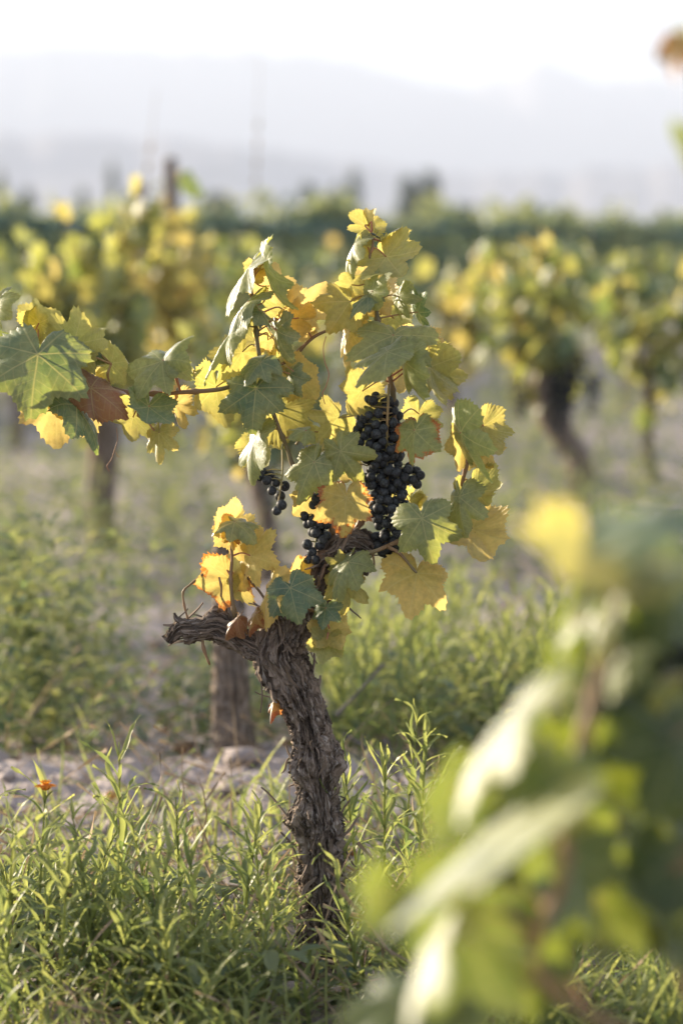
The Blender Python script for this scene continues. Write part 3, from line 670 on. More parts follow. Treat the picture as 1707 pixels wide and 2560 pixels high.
bunch(vine, [(948, 1060, 56, 72, 42, -10), (952, 1130, 58, 50, 45, -10), (980, 1195, 68, 40, 40, -15), (972, 1262, 48, 64, 34, -15), (972, 1340, 36, 52, 26, -10), (985, 1395, 22, 24, 18, 0)],
      px([(972, 960, -.02, .0022), (968, 1050, -.03), (966, 1150, -.01), (972, 1250, 0), (972, 1330, 0), (980, 1400, 0, .001)], .002), 7, explicit=[(1050, 1188, -20), (1032, 1200, -28), (1040, 1178, 0), (980, 1423, -20), (1006, 1418, -20), (1060, 1286, -80), (900, 1062, -20), (898, 1105, -20)])
bunch(vine, [(800, 1330, 26, 46, 20, -30)], px([(790, 1225, -.02, .0018), (795, 1290, -.02), (790, 1350, -.02), (780, 1395, -.02, .001)], .0016), 8, n_try=420,
      explicit=[(760, 1290, -30), (791, 1246, -40), (783, 1262, -30), (804, 1280, -50), (768, 1310, -30), (780, 1306, -50), (790, 1332, -45), (807, 1349, -50), (768, 1361, -40), (800, 1364, -40), (780, 1380, -40), (770, 1398, -40), (788, 1400, -50), (815, 1310, -30)], cap=30)
bunch(vine, [], px([(706, 1110, -.02, .0018), (706, 1180, -.03), (700, 1230, -.03), (693, 1272, -.03, .001)], .0015), 9,
      explicit=[(650, 1191, -40), (667, 1201, -50), (680, 1227, -50), (704, 1262, -50), (692, 1277, -45), (690, 1205, -30), (700, 1240, -20), (676, 1188, -25), (712, 1215, -20), (655, 1180, -20)])
# small insect on the top leaf
bug = empty('insect', at(936, 588, FOC - .03)); tag(bug, 'small dark green insect perched on the topmost leaf stalk', 'insect')
for (x, y, sx, sy, nm) in ((934, 586, 7, 3.0, 'abdomen'), (943, 592, 3.5, 2.8, 'thorax'), (948, 595, 2.2, 2.0, 'head')):
    obj(nm, mk(nm, I1[0], np.array(I1[1]), M_BUG), bug, Matrix.Translation(at(x, y, FOC - .03)) @ Matrix.Rotation(.5, 4, 'Y') @ Matrix.Diagonal((sx * K, sy * K, sy * K, 1)))
for q, (a, b) in enumerate((((940, 590), (934, 600)), ((944, 592), (950, 603)), ((938, 588), (946, 578)), ((930, 584), (920, 590)), ((948, 595), (955, 588)))):
    V, F, U = tube(px([(a[0], a[1], -.03), ((a[0] + b[0]) / 2 + 2, (a[1] + b[1]) / 2 - 3, -.033), (b[0], b[1], -.03)], .0004), 6, 4); obj('leg', mk('leg', V, F, M_BUG), bug)

# ================================================================== NEIGHBOUR VINE (left edge): trunk stands outside the frame
nb = empty('grape_vine', (-0.95, 3.72, 0))
tag(nb, 'long leafy grape shoot with a dry brown leaf, reaching in from the left edge', 'grape vine', 'grape vines')
bark_tube(nb, 'trunk', [(-.95, 3.72, -.03, .04), (-.93, 3.72, .25, .034), (-.98, 3.71, .5, .036), (-.95, 3.7, .66, .03)], 60, 32, bark_disp(70, .8))
C2 = cane(nb, [(-.95, 3.7, .64, .007), (-.8, 3.68, .72, .0062)] + px([(-120, 975, -.02, .006), (0, 957, -.02, .0058), (110, 975, -.02, .0056), (205, 988, -.02, .0056), (265, 975, -.02, .0046), (330, 982, -.02, .0040), (400, 984, -.02, .0036), (452, 981, -.02, .0034), (545, 974, -.02, .0034), (590, 960, -.02, .0030), (660, 930, .01, .0028), (722, 900, .01, .0026), (780, 846, .01, .0026), (820, 825, .01, .0022)], .004), node=.062)
for P in ([(275, 960, -.02), (270, 935, -.03), (279, 910, -.03)], [(452, 980, -.02), (446, 960, -.03), (438, 938, -.03)], [(780, 845, .01), (765, 820, 0), (752, 797, 0)], [(545, 974, -.02), (541, 968, -.02)], [(345, 1040, -.04), (370, 1055, -.05), (385, 1075, -.05), (400, 1083, -.05)]):
    C2 += cane(nb, px(P, .0016), 'twig', M_PET, node=.05, k=6)
for P in ([(292, 1070), (294, 1100), (285, 1130), (278, 1150), (268, 1165), (274, 1178)], [(290, 1130), (296, 1142), (300, 1140)]):
    V, F, U = tube(px([(p[0], p[1], -.04) for p in P], .0006), 30, 5); obj('tendril', mk('tendril', V, F, M_PET), nb)
LN = [
 (96, 887, 78, 1056, 182, 10, 'G', dict(dz=-.10, w=1.2, fold=.1, droop=.35)),
 (142, 997, 140, 1148, 152, -10, 'Y', dict(dz=-.03, face=-1, fold=.05)),
 (150, 1000, 222, 1105, 120, -25, 'Y', dict(dz=-.02, face=-1, w=.7)),
 (98, 808, 172, 778, 92, -8, 'YG', dict(dz=.0, face=-1)),
 (97, 806, 34, 778, 76, -10, 'YG', dict(dz=.01, face=-1)),
 (-12, 760, 22, 800, 85, 35, 'P', dict(dz=-.04)),
 (-22, 728, 16, 732, 70, -10, 'O', dict(dz=.0, face=-1)),
 (184, 862, 304, 838, 130, -6, 'YG', dict(dz=-.03, face=-1, w=1.05)),
 (205, 872, 256, 918, 82, -30, 'G', dict(dz=-.01)),
 (277, 909, 365, 896, 100, -8, 'YG', dict(dz=-.01, face=-1)),
 (406, 904, 322, 988, 130, 34, 'P', dict(dz=-.07, w=.85)),
 (408, 900, 466, 820, 110, 62, 'P', dict(dz=-.07, w=.75)),
 (420, 930, 440, 992, 95, -10, 'Y', dict(dz=.01, face=-1)),
 (373, 1017, 362, 1098, 102, -10, 'G', dict(dz=-.06, face=-1, w=1.1)),
 (333, 1043, 318, 1130, 108, -12, 'YG', dict(dz=-.02, face=-1)),
 (398, 1082, 394, 1164, 90, 25, 'YG', dict(dz=-.06, w=.75)),
 (440, 1008, 452, 1104, 104, -30, 'Y', dict(dz=-.01, face=-1, w=.75)),
 (191, 1013, 288, 1128, 155, 64, 'G', dict(dz=-.06, w=.65)),
 (228, 970, 336, 1044, 140, 28, 'B', dict(dz=-.06, w=.8)),
 (225, 935, 212, 982, 64, -10, 'Y', dict(dz=.0, face=-1)),
 (120, 830, 100, 892, 80, -20, 'G', dict(dz=.03)),
 (60, 905, 20, 985, 100, -15, 'YG', dict(dz=.03, face=-1)),
 (10, 900, -40, 970, 120, 20, 'G', dict(dz=-.03)), (-70, 900, -100, 1000, 120, 20, 'YG', {}), (-60, 850, -20, 780, 110, 20, 'G', {}),
]
for q, e in enumerate(LN): hero_leaf(nb, e, C2, 3000 + q)

# ================================================================== NEAR VINE, out of focus on the right
fg = empty('grape_vine', (0.33, 1.95, 0))
tag(fg, 'very blurred leafy grape vine close to the lens at the lower right', 'grape vine', 'grape vines')
bark_tube(fg, 'trunk', [(.33, 1.95, -.03, .036), (.31, 1.94, .25, .03), (.34, 1.92, .45, .032)], 40, 28, bark_disp(80, .8))
DF = 1.85
C3 = cane(fg, [(.33, 1.93, .43, .006)] + px([(1360, 2450, .0), (1400, 2200, 0), (1430, 1950, 0), (1480, 1750, 0), (1530, 1550, 0), (1540, 1380, 0)], .0045, DF))
C3 += cane(fg, [(.34, 1.92, .43, .006)] + px([(1640, 2300, .2), (1680, 1900, .2), (1660, 1600, .2), (1640, 1400, .2)], .004, DF))
C3 += cane(fg, [(.36, 1.92, .43, .006)] + px([(1790, 2000, .05), (1800, 1200, .05), (1770, 600, .05), (1725, 120, .05, .002)], .004, DF))
LF = [
 (1455, 1395, 1380, 1535, 255, -8, 'YG', dict(face=-1, dz=-.2, w=1.15)),
 (1627, 1296, 1560, 1385, 204, 30, 'G', dict(dz=-.25, w=1.1)),
 (1646, 1408, 1470, 1450, 221, 78, 'P', dict(dz=-.2, w=.8)),
 (1290, 1775, 1100, 2012, 320, 80, 'P', dict(dz=-.1, w=.95, fold=.04, droop=.15, cup=.1, wave=.02)),
 (1270, 2075, 955, 2305, 405, 80, 'P', dict(dz=-.15, w=.9, fold=.04, droop=.15, cup=.1, wave=.02)),
 (1090, 2355, 970, 2590, 285, 80, 'P', dict(dz=-.15, w=.9, fold=.04, droop=.15, cup=.1, wave=.02)),
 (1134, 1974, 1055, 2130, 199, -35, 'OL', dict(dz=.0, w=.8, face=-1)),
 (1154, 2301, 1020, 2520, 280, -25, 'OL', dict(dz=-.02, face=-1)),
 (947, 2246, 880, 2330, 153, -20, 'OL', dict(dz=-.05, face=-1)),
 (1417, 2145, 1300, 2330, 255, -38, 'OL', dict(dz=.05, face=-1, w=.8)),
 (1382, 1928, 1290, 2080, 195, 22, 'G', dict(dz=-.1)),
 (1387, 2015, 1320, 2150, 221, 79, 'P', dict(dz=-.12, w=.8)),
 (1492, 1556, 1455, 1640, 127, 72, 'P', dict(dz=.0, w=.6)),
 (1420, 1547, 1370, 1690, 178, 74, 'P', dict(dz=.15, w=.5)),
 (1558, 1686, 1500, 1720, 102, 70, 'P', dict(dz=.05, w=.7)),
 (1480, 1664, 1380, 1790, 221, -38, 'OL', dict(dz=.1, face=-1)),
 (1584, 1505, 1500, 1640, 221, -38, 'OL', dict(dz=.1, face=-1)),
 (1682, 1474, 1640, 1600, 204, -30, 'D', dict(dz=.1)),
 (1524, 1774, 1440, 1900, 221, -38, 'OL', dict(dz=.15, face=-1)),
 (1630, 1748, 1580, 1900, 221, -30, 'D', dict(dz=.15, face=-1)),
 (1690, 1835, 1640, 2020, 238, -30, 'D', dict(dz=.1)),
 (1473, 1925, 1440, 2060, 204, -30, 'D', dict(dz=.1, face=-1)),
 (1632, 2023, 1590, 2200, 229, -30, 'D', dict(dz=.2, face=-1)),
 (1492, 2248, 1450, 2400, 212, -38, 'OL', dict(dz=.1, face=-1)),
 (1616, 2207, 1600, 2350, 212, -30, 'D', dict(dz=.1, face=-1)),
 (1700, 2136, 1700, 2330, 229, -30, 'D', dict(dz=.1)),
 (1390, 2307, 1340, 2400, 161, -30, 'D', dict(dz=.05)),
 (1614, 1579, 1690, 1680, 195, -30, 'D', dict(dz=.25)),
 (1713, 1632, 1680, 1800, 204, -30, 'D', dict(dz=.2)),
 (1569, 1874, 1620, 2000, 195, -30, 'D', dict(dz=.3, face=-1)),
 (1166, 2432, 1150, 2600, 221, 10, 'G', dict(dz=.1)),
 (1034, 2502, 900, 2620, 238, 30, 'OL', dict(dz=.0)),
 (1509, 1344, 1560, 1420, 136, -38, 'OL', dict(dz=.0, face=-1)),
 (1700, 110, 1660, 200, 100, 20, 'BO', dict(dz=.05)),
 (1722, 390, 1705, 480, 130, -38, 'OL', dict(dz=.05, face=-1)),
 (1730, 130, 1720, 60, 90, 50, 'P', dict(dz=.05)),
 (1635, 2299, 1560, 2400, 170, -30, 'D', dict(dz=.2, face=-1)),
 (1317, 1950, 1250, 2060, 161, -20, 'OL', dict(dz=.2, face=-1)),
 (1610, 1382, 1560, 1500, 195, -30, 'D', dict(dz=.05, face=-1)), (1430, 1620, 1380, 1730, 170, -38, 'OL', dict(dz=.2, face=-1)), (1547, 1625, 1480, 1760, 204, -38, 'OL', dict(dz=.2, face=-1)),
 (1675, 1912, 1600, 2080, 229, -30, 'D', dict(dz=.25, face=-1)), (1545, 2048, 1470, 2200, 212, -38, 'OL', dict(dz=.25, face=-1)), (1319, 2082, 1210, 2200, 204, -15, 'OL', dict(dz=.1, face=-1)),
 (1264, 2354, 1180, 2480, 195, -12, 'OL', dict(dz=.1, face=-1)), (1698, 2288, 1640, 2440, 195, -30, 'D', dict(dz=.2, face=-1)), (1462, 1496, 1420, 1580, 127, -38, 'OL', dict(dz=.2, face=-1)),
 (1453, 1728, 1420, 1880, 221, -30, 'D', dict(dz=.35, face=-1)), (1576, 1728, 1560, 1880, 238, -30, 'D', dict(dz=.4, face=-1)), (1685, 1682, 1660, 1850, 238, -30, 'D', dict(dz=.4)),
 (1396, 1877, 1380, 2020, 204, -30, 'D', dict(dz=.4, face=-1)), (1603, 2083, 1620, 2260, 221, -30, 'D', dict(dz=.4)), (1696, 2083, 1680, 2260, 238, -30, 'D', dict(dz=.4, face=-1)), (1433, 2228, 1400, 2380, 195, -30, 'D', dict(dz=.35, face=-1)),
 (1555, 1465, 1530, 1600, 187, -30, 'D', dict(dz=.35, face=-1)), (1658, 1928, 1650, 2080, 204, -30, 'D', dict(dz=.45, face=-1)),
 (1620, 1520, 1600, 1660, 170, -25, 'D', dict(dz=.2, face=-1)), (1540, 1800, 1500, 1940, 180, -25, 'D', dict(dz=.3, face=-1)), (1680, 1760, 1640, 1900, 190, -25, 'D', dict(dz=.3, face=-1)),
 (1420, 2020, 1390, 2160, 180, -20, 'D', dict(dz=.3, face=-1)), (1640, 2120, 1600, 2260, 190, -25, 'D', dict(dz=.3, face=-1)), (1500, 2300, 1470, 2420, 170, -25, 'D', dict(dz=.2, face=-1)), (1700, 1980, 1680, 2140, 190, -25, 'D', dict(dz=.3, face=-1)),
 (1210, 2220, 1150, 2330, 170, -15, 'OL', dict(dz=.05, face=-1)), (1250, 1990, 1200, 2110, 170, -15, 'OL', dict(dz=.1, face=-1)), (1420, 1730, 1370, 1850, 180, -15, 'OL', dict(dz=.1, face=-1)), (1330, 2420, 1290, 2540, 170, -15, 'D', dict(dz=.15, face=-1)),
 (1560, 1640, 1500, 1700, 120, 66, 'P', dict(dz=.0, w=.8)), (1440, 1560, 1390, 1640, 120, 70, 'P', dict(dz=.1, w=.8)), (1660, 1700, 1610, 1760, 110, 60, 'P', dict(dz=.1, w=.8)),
]
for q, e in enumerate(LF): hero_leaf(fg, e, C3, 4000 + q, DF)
def small_bunch(parent, c, n, rx, rz, seed, r0=.0085):
    """bunch seen too small or blurred to tell its grapes apart"""
    r = random.Random(seed); j = Join(); P = []
    for _ in range(n * 30):
        if len(P) >= n: break
        t = r.random(); a = r.random() * 6.28; q = rx * (1 - .65 * t) * math.sqrt(r.random())
        p = Vector((math.cos(a) * q, math.sin(a) * q, -t * rz))
        if all((p - s).length > r0 * 1.7 for s in P): P.append(p); j.add(I1[0] * r0 * r.uniform(.9, 1.1) + np.array(c + p), np.array(I1[1]))
    return tag(obj('grape_bunch', j.mesh('grape_bunch', M_GRAPE), parent), kind='stuff')
small_bunch(fg, at(1670, 1580, 2.05), 50, .035, .13, 1)

# ================================================================== VINES BEHIND
def back_vine(sx, d, h, spread, nleaf, seed, label, lean=0.0, grapes=0, age=.5, trunk_r=.035, shoots=None, bare=()):
    r = random.Random(seed); x0, y0 = ground_at(sx, d); z0 = gz1(x0, y0)
    v = empty('grape_vine', (x0, y0, z0)); tag(v, label, 'grape vine', 'grape vines')
    th = h * r.uniform(.42, .5); hd = Vector((x0 + lean, y0, z0 + th))
    bark_tube(v, 'trunk', [(x0, y0, z0 - .04, trunk_r * 1.15), (x0 + lean * .15 + r.uniform(-.05, .05), y0, z0 + th * .35, trunk_r * .95), (x0 + lean * .7, y0, z0 + th * .7, trunk_r * .95), (*hd, trunk_r * 1.1), (hd.x, hd.y, hd.z + .06, trunk_r * .6)], 50, 24, bark_disp(seed, .8), M_BARK)
    ns = r.randint(7, 9); pts = []
    for q in range(ns):
        if shoots and q < len(shoots): ax, az = shoots[q]
        else: ax, az = r.uniform(-1, 1) * spread, (h - th) * r.uniform(.45, 1.0)
        ay = r.uniform(-.7, .7) * spread; side = r.choice((-1, 1)) * r.uniform(0, .12)
        R_ = [(*hd, .005), (hd.x + ax * .55, hd.y + ay * .5, hd.z + az * .55, .004), (hd.x + ax * .95, hd.y + ay * .9, hd.z + az, .003), (hd.x + ax * 1.15 + side, hd.y + ay * 1.1, hd.z + az * (.86 if q % 2 else 1.02), .0015)]
        V, F, U = tube(R_, 14, 5); obj('cane', mk('cane', V, F, M_CANE), v); pts.append(spline(R_, 40)[:, :3])
    for (dx, dz0, dx1, dz1) in bare:   # long bare shoots with swollen nodes
        R_ = [(x0 + dx, y0, z0 + dz0, .003), (x0 + (dx + dx1) / 2 + .01, y0, z0 + (dz0 + dz1) / 2, .0022), (x0 + dx1, y0, z0 + dz1, .0015)]
        n_ = 90
        def dn(A, Sg, R): return .011 * np.exp(-(((Sg % .105) - .05) / .016) ** 2) * (Sg < .72 * (dz1 - dz0)) * (Sg > .3 * (dz1 - dz0))
        V, F, U = tube(R_, n_, 6, dn); obj('cane', mk('cane', V, F, M_CANE), v)
    for q in range(int(nleaf * 1.3)):
        P = pts[q % ns]; t = r.uniform(.15, 1.0); p = Vector(P[int(t * 39)]) + Vector((r.gauss(0, .045), r.gauss(0, .05), r.gauss(-.02, .045)))
        if r.random() < .25: p.z -= r.uniform(.05, .2)
        s = r.uniform(.05, .088)
        X = Vector((r.gauss(0, .6), r.gauss(0, .6), r.gauss(-.75, .4))).normalized()
        Z = Vector((r.gauss(-.15, .7), r.gauss(-.25, .7), r.gauss(.45, .5))); Z = (Z - X * Z.dot(X)).normalized(); Y = Z.cross(X)
        a = min(1, max(0, r.gauss(age - .20, .20)))
        obj('leaf', r.choice(LOWS), v, Matrix(((X.x * s, Y.x * s, Z.x * s, p.x), (X.y * s, Y.y * s, Z.y * s, p.y), (X.z * s, Y.z * s, Z.z * s, p.z), (0, 0, 0, 1))), (a, .2 if r.random() < .3 else 0, 0, 1))
    for q in range(grapes):
        small_bunch(v, hd + Vector((r.uniform(-.10, .22), -.08, r.uniform(-.04, .14))), 42, .045, .17, seed * 10 + q)
    return v
back_vine(262, 8.9, 1.25, .30, 130, 201, 'blurred grape vine with straight trunk at left behind the sharp shoot', .0, 0, .55, .060, [(.10, .75), (.16, .68), (-.2, .5)])
back_vine(660, 8.3, .95, .26, 80, 202, 'blurred grape vine half hidden directly behind the sharp vine', -.02, 3, .6)
back_vine(1440, 10.4, 1.16, .29, 130, 203, 'blurred grape vine with leaning trunk and grapes, right of the sharp vine', -.16, 8, .5, .062, [(.02, .6), (-.1, .55), (.1, .58)])
back_vine(1640, 11.2, .98, .26, 90, 204, 'blurred grape vine with thin curved trunk by the right edge', -.05, 1, .45, .028)
back_vine(1120, 13.0, 1.08, .30, 110, 205, 'blurred peach and yellow grape vine just right of the sharp vine', .0, 1, .7)
back_vine(420, 12.2, 1.32, .25, 110, 206, 'blurred grape vine with tall yellow tip beside the dark post', .0, 0, .75, .035, [(-.02, .80), (.06, .7), (-.12, .62)], [(-.18, .9, -.04, 1.85)])
back_vine(40, 13.0, 1.10, .40, 110, 207, 'blurred grape vine at the left edge in front of the hedge', .0, 0, .4)
back_vine(640, 14.0, 1.15, .30, 90, 208, 'blurred grape vine with a tall bare shoot against the sky', .0, 0, .35, .03, None, [(-.03, 1.0, .03, 2.18)])
back_vine(1300, 15.5, 1.05, .35, 90, 209, 'small blurred yellow grape vine between the two right vines', .0, 0, .6)
back_vine(1560, 16.0, 1.05, .35, 90, 210, 'small blurred green grape vine in front of the hedge at right', .0, 0, .3)
back_vine(870, 16.5, 1.05, .35, 80, 211, 'small blurred grape vine hidden behind the tall leafy shoot', .0, 0, .5)
back_vine(190, 17.0, 1.15, .35, 80, 212, 'small blurred grape vine beyond the left straight trunk', .0, 0, .5)

# ================================================================== POSTS
def post(sx, d, h, r0, label, lean=0.0, seed=1):
    x, y = ground_at(sx, d); z = gz1(x, y); o = empty('wooden_post', (x, y, z)); tag(o, label, 'post')
    bark_tube(o, 'pole', [(x, y, z - .1, r0 * 1.25), (x - lean * .3, y, z + h * .25, r0 * 1.05), (x - lean * .7, y, z + h * .7, r0), (x - lean, y, z + h, r0 * .9)], 60, 28, bark_disp(seed, .8 if r0 > .03 else .3, [], .8, .8), M_BARK if r0 > .03 else M_OLDWOOD)
    # weathered split top and wire staple
    V, F, U = tube([(x - lean - r0 * 1.05, y - r0 * .6, z + h * .9, .002), (x - lean, y - r0 * 1.15, z + h * .92, .002), (x - lean + r0 * 1.05, y - r0 * .6, z + h * .9, .002)], 10, 5); obj('wire_loop', mk('wire_loop', V, F, M_NET), o)
post(585, 5.15, .50, .041, 'short dark weathered stump standing in weeds behind the sharp trunk', .012, 91)
post(438, 13.2, 1.58, .040, 'tall dark wooden post rising above the hedge at left', .012, 92)
post(354, 16.2, 1.50, .034, 'thin dark post tip showing above the hedge left of the taller post', .0, 93)

# ================================================================== HEDGE ROW
def leaf_cards(j, P, size, tone, rs):
    """P (n,3): small bent leaf faces"""
    n = len(P)
    base = np.array([(0, 0, 0), (.45, .5, -.08), (1, 0, -.22), (.45, -.5, -.08)])
    X = rs.normal(0, 1, (n, 3)); X[:, 2] -= .6; X /= np.linalg.norm(X, axis=1)[:, None]
    Z = rs.normal(0, 1, (n, 3)); Z[:, 2] += .5; Z -= X * (Z * X).sum(1)[:, None]; Z /= np.linalg.norm(Z, axis=1)[:, None]; Y = np.cross(Z, X)
    s = (size * rs.uniform(.6, 1.25, n))[:, None, None]
    V = P[:, None] + s * (base[None, :, :1] * X[:, None] + base[None, :, 1:2] * Y[:, None] + base[None, :, 2:] * Z[:, None])
    b = np.arange(n)[:, None] * 4
    F = np.concatenate([b + np.array([[0, 1, 2]]), b + np.array([[0, 2, 3]])])
    j.add(V.reshape(-1, 3), F, {'tone': np.repeat(np.clip(tone, 0, 1), 4)})
A0, A1 = np.array([-5.2, 15.0]), np.array([7.5, 34.0])
hedge = empty('hedge', (float(A0[0]), float(A0[1]), 0)); tag(hedge, 'dark green trellised vine hedge running across behind the vineyard', 'hedge')
rs = np.random.RandomState(8); n = 17000
t = rs.rand(n) ** 1.15; q = A0 + (A1 - A0) * t[:, None]; top = 1.42 - .02 * t
side = np.array([(A1 - A0)[1], -(A1 - A0)[0]]); side = side / np.linalg.norm(side)
zz = rs.beta(2.0, 1.15, n) * top; off = rs.normal(0, .16, n) * (1.15 - zz / 3)
P = np.stack([q[:, 0] + side[0] * off, q[:, 1] + side[1] * off, zz], -1)
P[:, 2] += (fbm(t * 34, t * 0, 0, 4, 3) - .5) * .42 * (zz / top)
j = Join(); leaf_cards(j, P, .12, rs.beta(1.2, 3.2, n) + .3 * (zz > 1.2) * rs.rand(n), rs)
for q_ in range(130):    # shoots standing out of the top
    t_ = rs.rand(); b = A0 + (A1 - A0) * t_; hh = rs.uniform(.08, .42); m_ = int(8 + hh * 30)
    f = rs.rand(m_); PP = np.stack([b[0] + f * rs.normal(0, .1) + rs.normal(0, .05, m_), b[1] + rs.normal(0, .05, m_), 1.28 + f * hh], -1)
    leaf_cards(j, PP, .10, rs.uniform(.35, 1.0, m_), rs)
tag(obj('foliage', j.mesh('foliage', M_HEDGE, False), hedge), kind='stuff')
nv = [(A0 + (A1 - A0) * t_) for t_ in np.linspace(0, 1, 25)]
V, F, U = tube([(p[0], p[1] - .12, 1.30 + .015 * math.sin(q_ * 1.7), .055) for q_, p in enumerate(nv)], 120, 8, lambda A, Sg, R: (fbm(np.cos(A) * 2, np.sin(A) * 2, Sg * 3, 5, 2) - .5) * .03)
obj('net_roll', mk('net_roll', V, F, M_NET), hedge)
for p in nv[::2]:
    V, F, U = tube([(p[0], p[1], -.1, .035), (p[0], p[1], .7, .033), (p[0], p[1], 1.42, .03)], 8, 8); obj('post', mk('post', V, F, M_OLDWOOD, None, U), hedge)

# ================================================================== FAR TREES
def tree(sx, sy, d, wpx, label, seed, kind='tree'):
    r = np.random.RandomState(seed); x = (sx - 853.5) / FPX * d; h = H + (620 - sy) / FPX * d; wd = wpx / FPX * d
    o = empty('poplar_tree', (x, d, 0)); tag(o, label, 'tree', 'far trees')
    V, F, U = tube([(x, d, -.2, wd * .10), (x + wd * .03, d, h * .5, wd * .06), (x, d, h * .95, wd * .01)], 16, 8); obj('trunk', mk('trunk', V, F, M_OLDWOOD, None, U), o)
    n = 3600; nc = 40
    cz = np.linspace(.10, .98, nc); ca = r.rand(nc) * 6.28; env = lambda f: np.sin(np.clip(f, 0, 1) ** .7 * math.pi) ** .7 * .5 + .04
    ci = r.randint(0, nc, n); rad_ = env(cz[ci]) * wd * .65
    P = np.stack([x + np.cos(ca[ci]) * rad_ * .7 + r.normal(0, .09, n) * wd, d + np.sin(ca[ci]) * rad_ * .7 + r.normal(0, .09, n) * wd, cz[ci] * h + r.normal(0, .035, n) * h], -1)
    j = Join(); leaf_cards(j, P, wd * .15, r.beta(1.5, 3, n) + .0, r); tag(obj('crown', j.mesh('crown', M_TREE, False), o), kind='stuff')
    for q in range(6):
        f = .25 + q * .1; a = r.rand() * 6.28; rr_ = wd * .3
        V, F, U = tube([(x, d, h * f, wd * .03), (x + math.cos(a) * rr_ * .6, d + math.sin(a) * rr_ * .6, h * (f + .07), wd * .02), (x + math.cos(a) * rr_, d + math.sin(a) * rr_, h * (f + .16), wd * .006)], 8, 5); obj('limb', mk('limb', V, F, M_OLDWOOD, None, U), o)
for q, (sx, sy, d, wpx, lb) in enumerate([  # column, top, distance, width
    
    (842, 470, 120, 36, 'slim far poplar tip left of the tallest leafy shoot, shorter of a pair'), (884, 440, 122, 40, 'slim far poplar, taller of the pair left of the central gap'),
    (1020, 455, 130, 60, 'broad far poplar above the hedge, left half of the large clump'), (1075, 440, 134, 60, 'tallest broad far poplar of the large clump right of the vine tip'),
    (1140, 515, 125, 45, 'small round far tree between the two clumps on the right'), (1178, 522, 128, 46, 'small dark round far tree right of the large clump'),
    (1290, 528, 126, 60, 'low pale far tree alone above the hedge at right'), (10, 440, 120, 34, 'thin far tree at the very left edge of the skyline'),
    (75, 482, 118, 46, 'low far tree on the skyline near the left edge'), (285, 420, 125, 30, 'thin pale far tree left of the tall post'), (212, 480, 120, 30, 'short far tree on the skyline at left'),
    (770, 468, 118, 50, 'loose pale far tree left of the poplar pair'), (1655, 540, 118, 36, 'slim far tree near the right edge'), (1500, 560, 120, 120, 'wide low far tree on the right skyline'),
    (545, 505, 115, 130, 'wide rounded far tree behind the bare shoot')]):
    tree(sx, sy, d, wpx * 1.25, lb, 300 + q)

# ================================================================== WEEDS
def lance(L_, W_, n, rise, arch, wav, r):
    """narrow leaf from origin along +x, arching; returns V, F (two-sided sheet with keel)"""
    t = np.linspace(0, 1, n); ww = W_ * np.sin(np.clip(t * .94 + .06, 0, 1) ** .75 * math.pi) ** .8 / 2 + .0003
    ang = rise - arch * t; dx = np.cos(ang); dz = np.sin(ang)
    X = np.concatenate(([0], np.cumsum((dx[:-1] + dx[1:]) / 2 * L_ / (n - 1)))); Z = np.concatenate(([0], np.cumsum((dz[:-1] + dz[1:]) / 2 * L_ / (n - 1))))
    sw = wav * L_ * np.sin(t * r.uniform(2, 7) + r.uniform(0, 6)) * t; rip = wav * .25 * L_ * np.sin(t * r.uniform(9, 18) + r.uniform(0, 6)) * t
    nxx, nzz = -np.sin(ang), np.cos(ang); k = .45
    V = np.concatenate([np.stack([X + nxx * (ww * k + rip), sw - ww, Z + nzz * (ww * k + rip)], -1), np.stack([X, sw, Z], -1), np.stack([X + nxx * (ww * k - rip), sw + ww, Z + nzz * (ww * k - rip)], -1)])
    q = np.arange(n - 1); F = np.concatenate([np.stack([q, q + 1, q + 1 + n, q + n], -1), np.stack([q + n, q + n + 1, q + 1 + 2 * n, q + 2 * n], -1)])
    return V, F
def rotz(V, a): c, s = math.cos(a), math.sin(a); return np.stack([V[:, 0] * c - V[:, 1] * s, V[:, 0] * s + V[:, 1] * c, V[:, 2]], -1)
def weed_parts(h, seed, n_seg=8, narrow=True, dens=1.0):
    r = np.random.RandomState(seed); out = []
    lean = r.normal(0, .16, 2) * h
    C = np.array([(0, 0, -.02), (lean[0] * .2, lean[1] * .2, h * .35), (lean[0] * .6, lean[1] * .6, h * .7), (lean[0], lean[1], h)])
    Q = spline(np.c_[C, [.0022, .002, .0016, .0008]], 14)
    n = int((13 + h * 42) * dens) if narrow else int((26 + h * 70) * dens); ga = r.rand() * 6.28
    for q in range(n):
        f = (q + r.rand()) / n; f = .08 + .92 * f ** .85; p = Q[min(13, int(f * 13))][:3]; ga += 2.4 + r.normal(0, .3)
        if narrow:
            ln = r.uniform(.05, .11) * (1.05 - .4 * f ** 3); wd = ln * r.uniform(.065, .115); rise = r.uniform(.45, 1.15) + .35 * f ** 2; V, F = lance(ln, wd, n_seg, rise, r.uniform(-.2, 1.4), r.uniform(.05, .20), r)
        else:
            ln = r.uniform(.03, .06); wd = ln * r.uniform(.38, .55); rise = r.uniform(-.1, .8); V, F = lance(ln, wd, max(4, n_seg - 3), rise, r.uniform(.2, 1.2), .06, r); V[:, 0] += r.uniform(.0, .05)
        tone = np.clip(.15 + .55 * f + r.normal(0, .2), 0, 1)
        out.append((rotz(V, ga) + p, F, tone))
    return Q, out
def weed_mesh_into(j, x, y, z, h, seed, narrow, n_seg, rot, dens=1.0, stem=True):
    Q, out = weed_parts(h, seed, n_seg, narrow, dens); o = np.array((x, y, z))
    for V, F, t in out: j.add(rotz(V, rot) + o, F, {'tone': t})
    if stem:
        V, F, U = tube(np.c_[rotz(Q[:, :3], rot) + o, Q[:, 3]], 6, 3, caps=False); j.add(V, F, {'tone': .5})
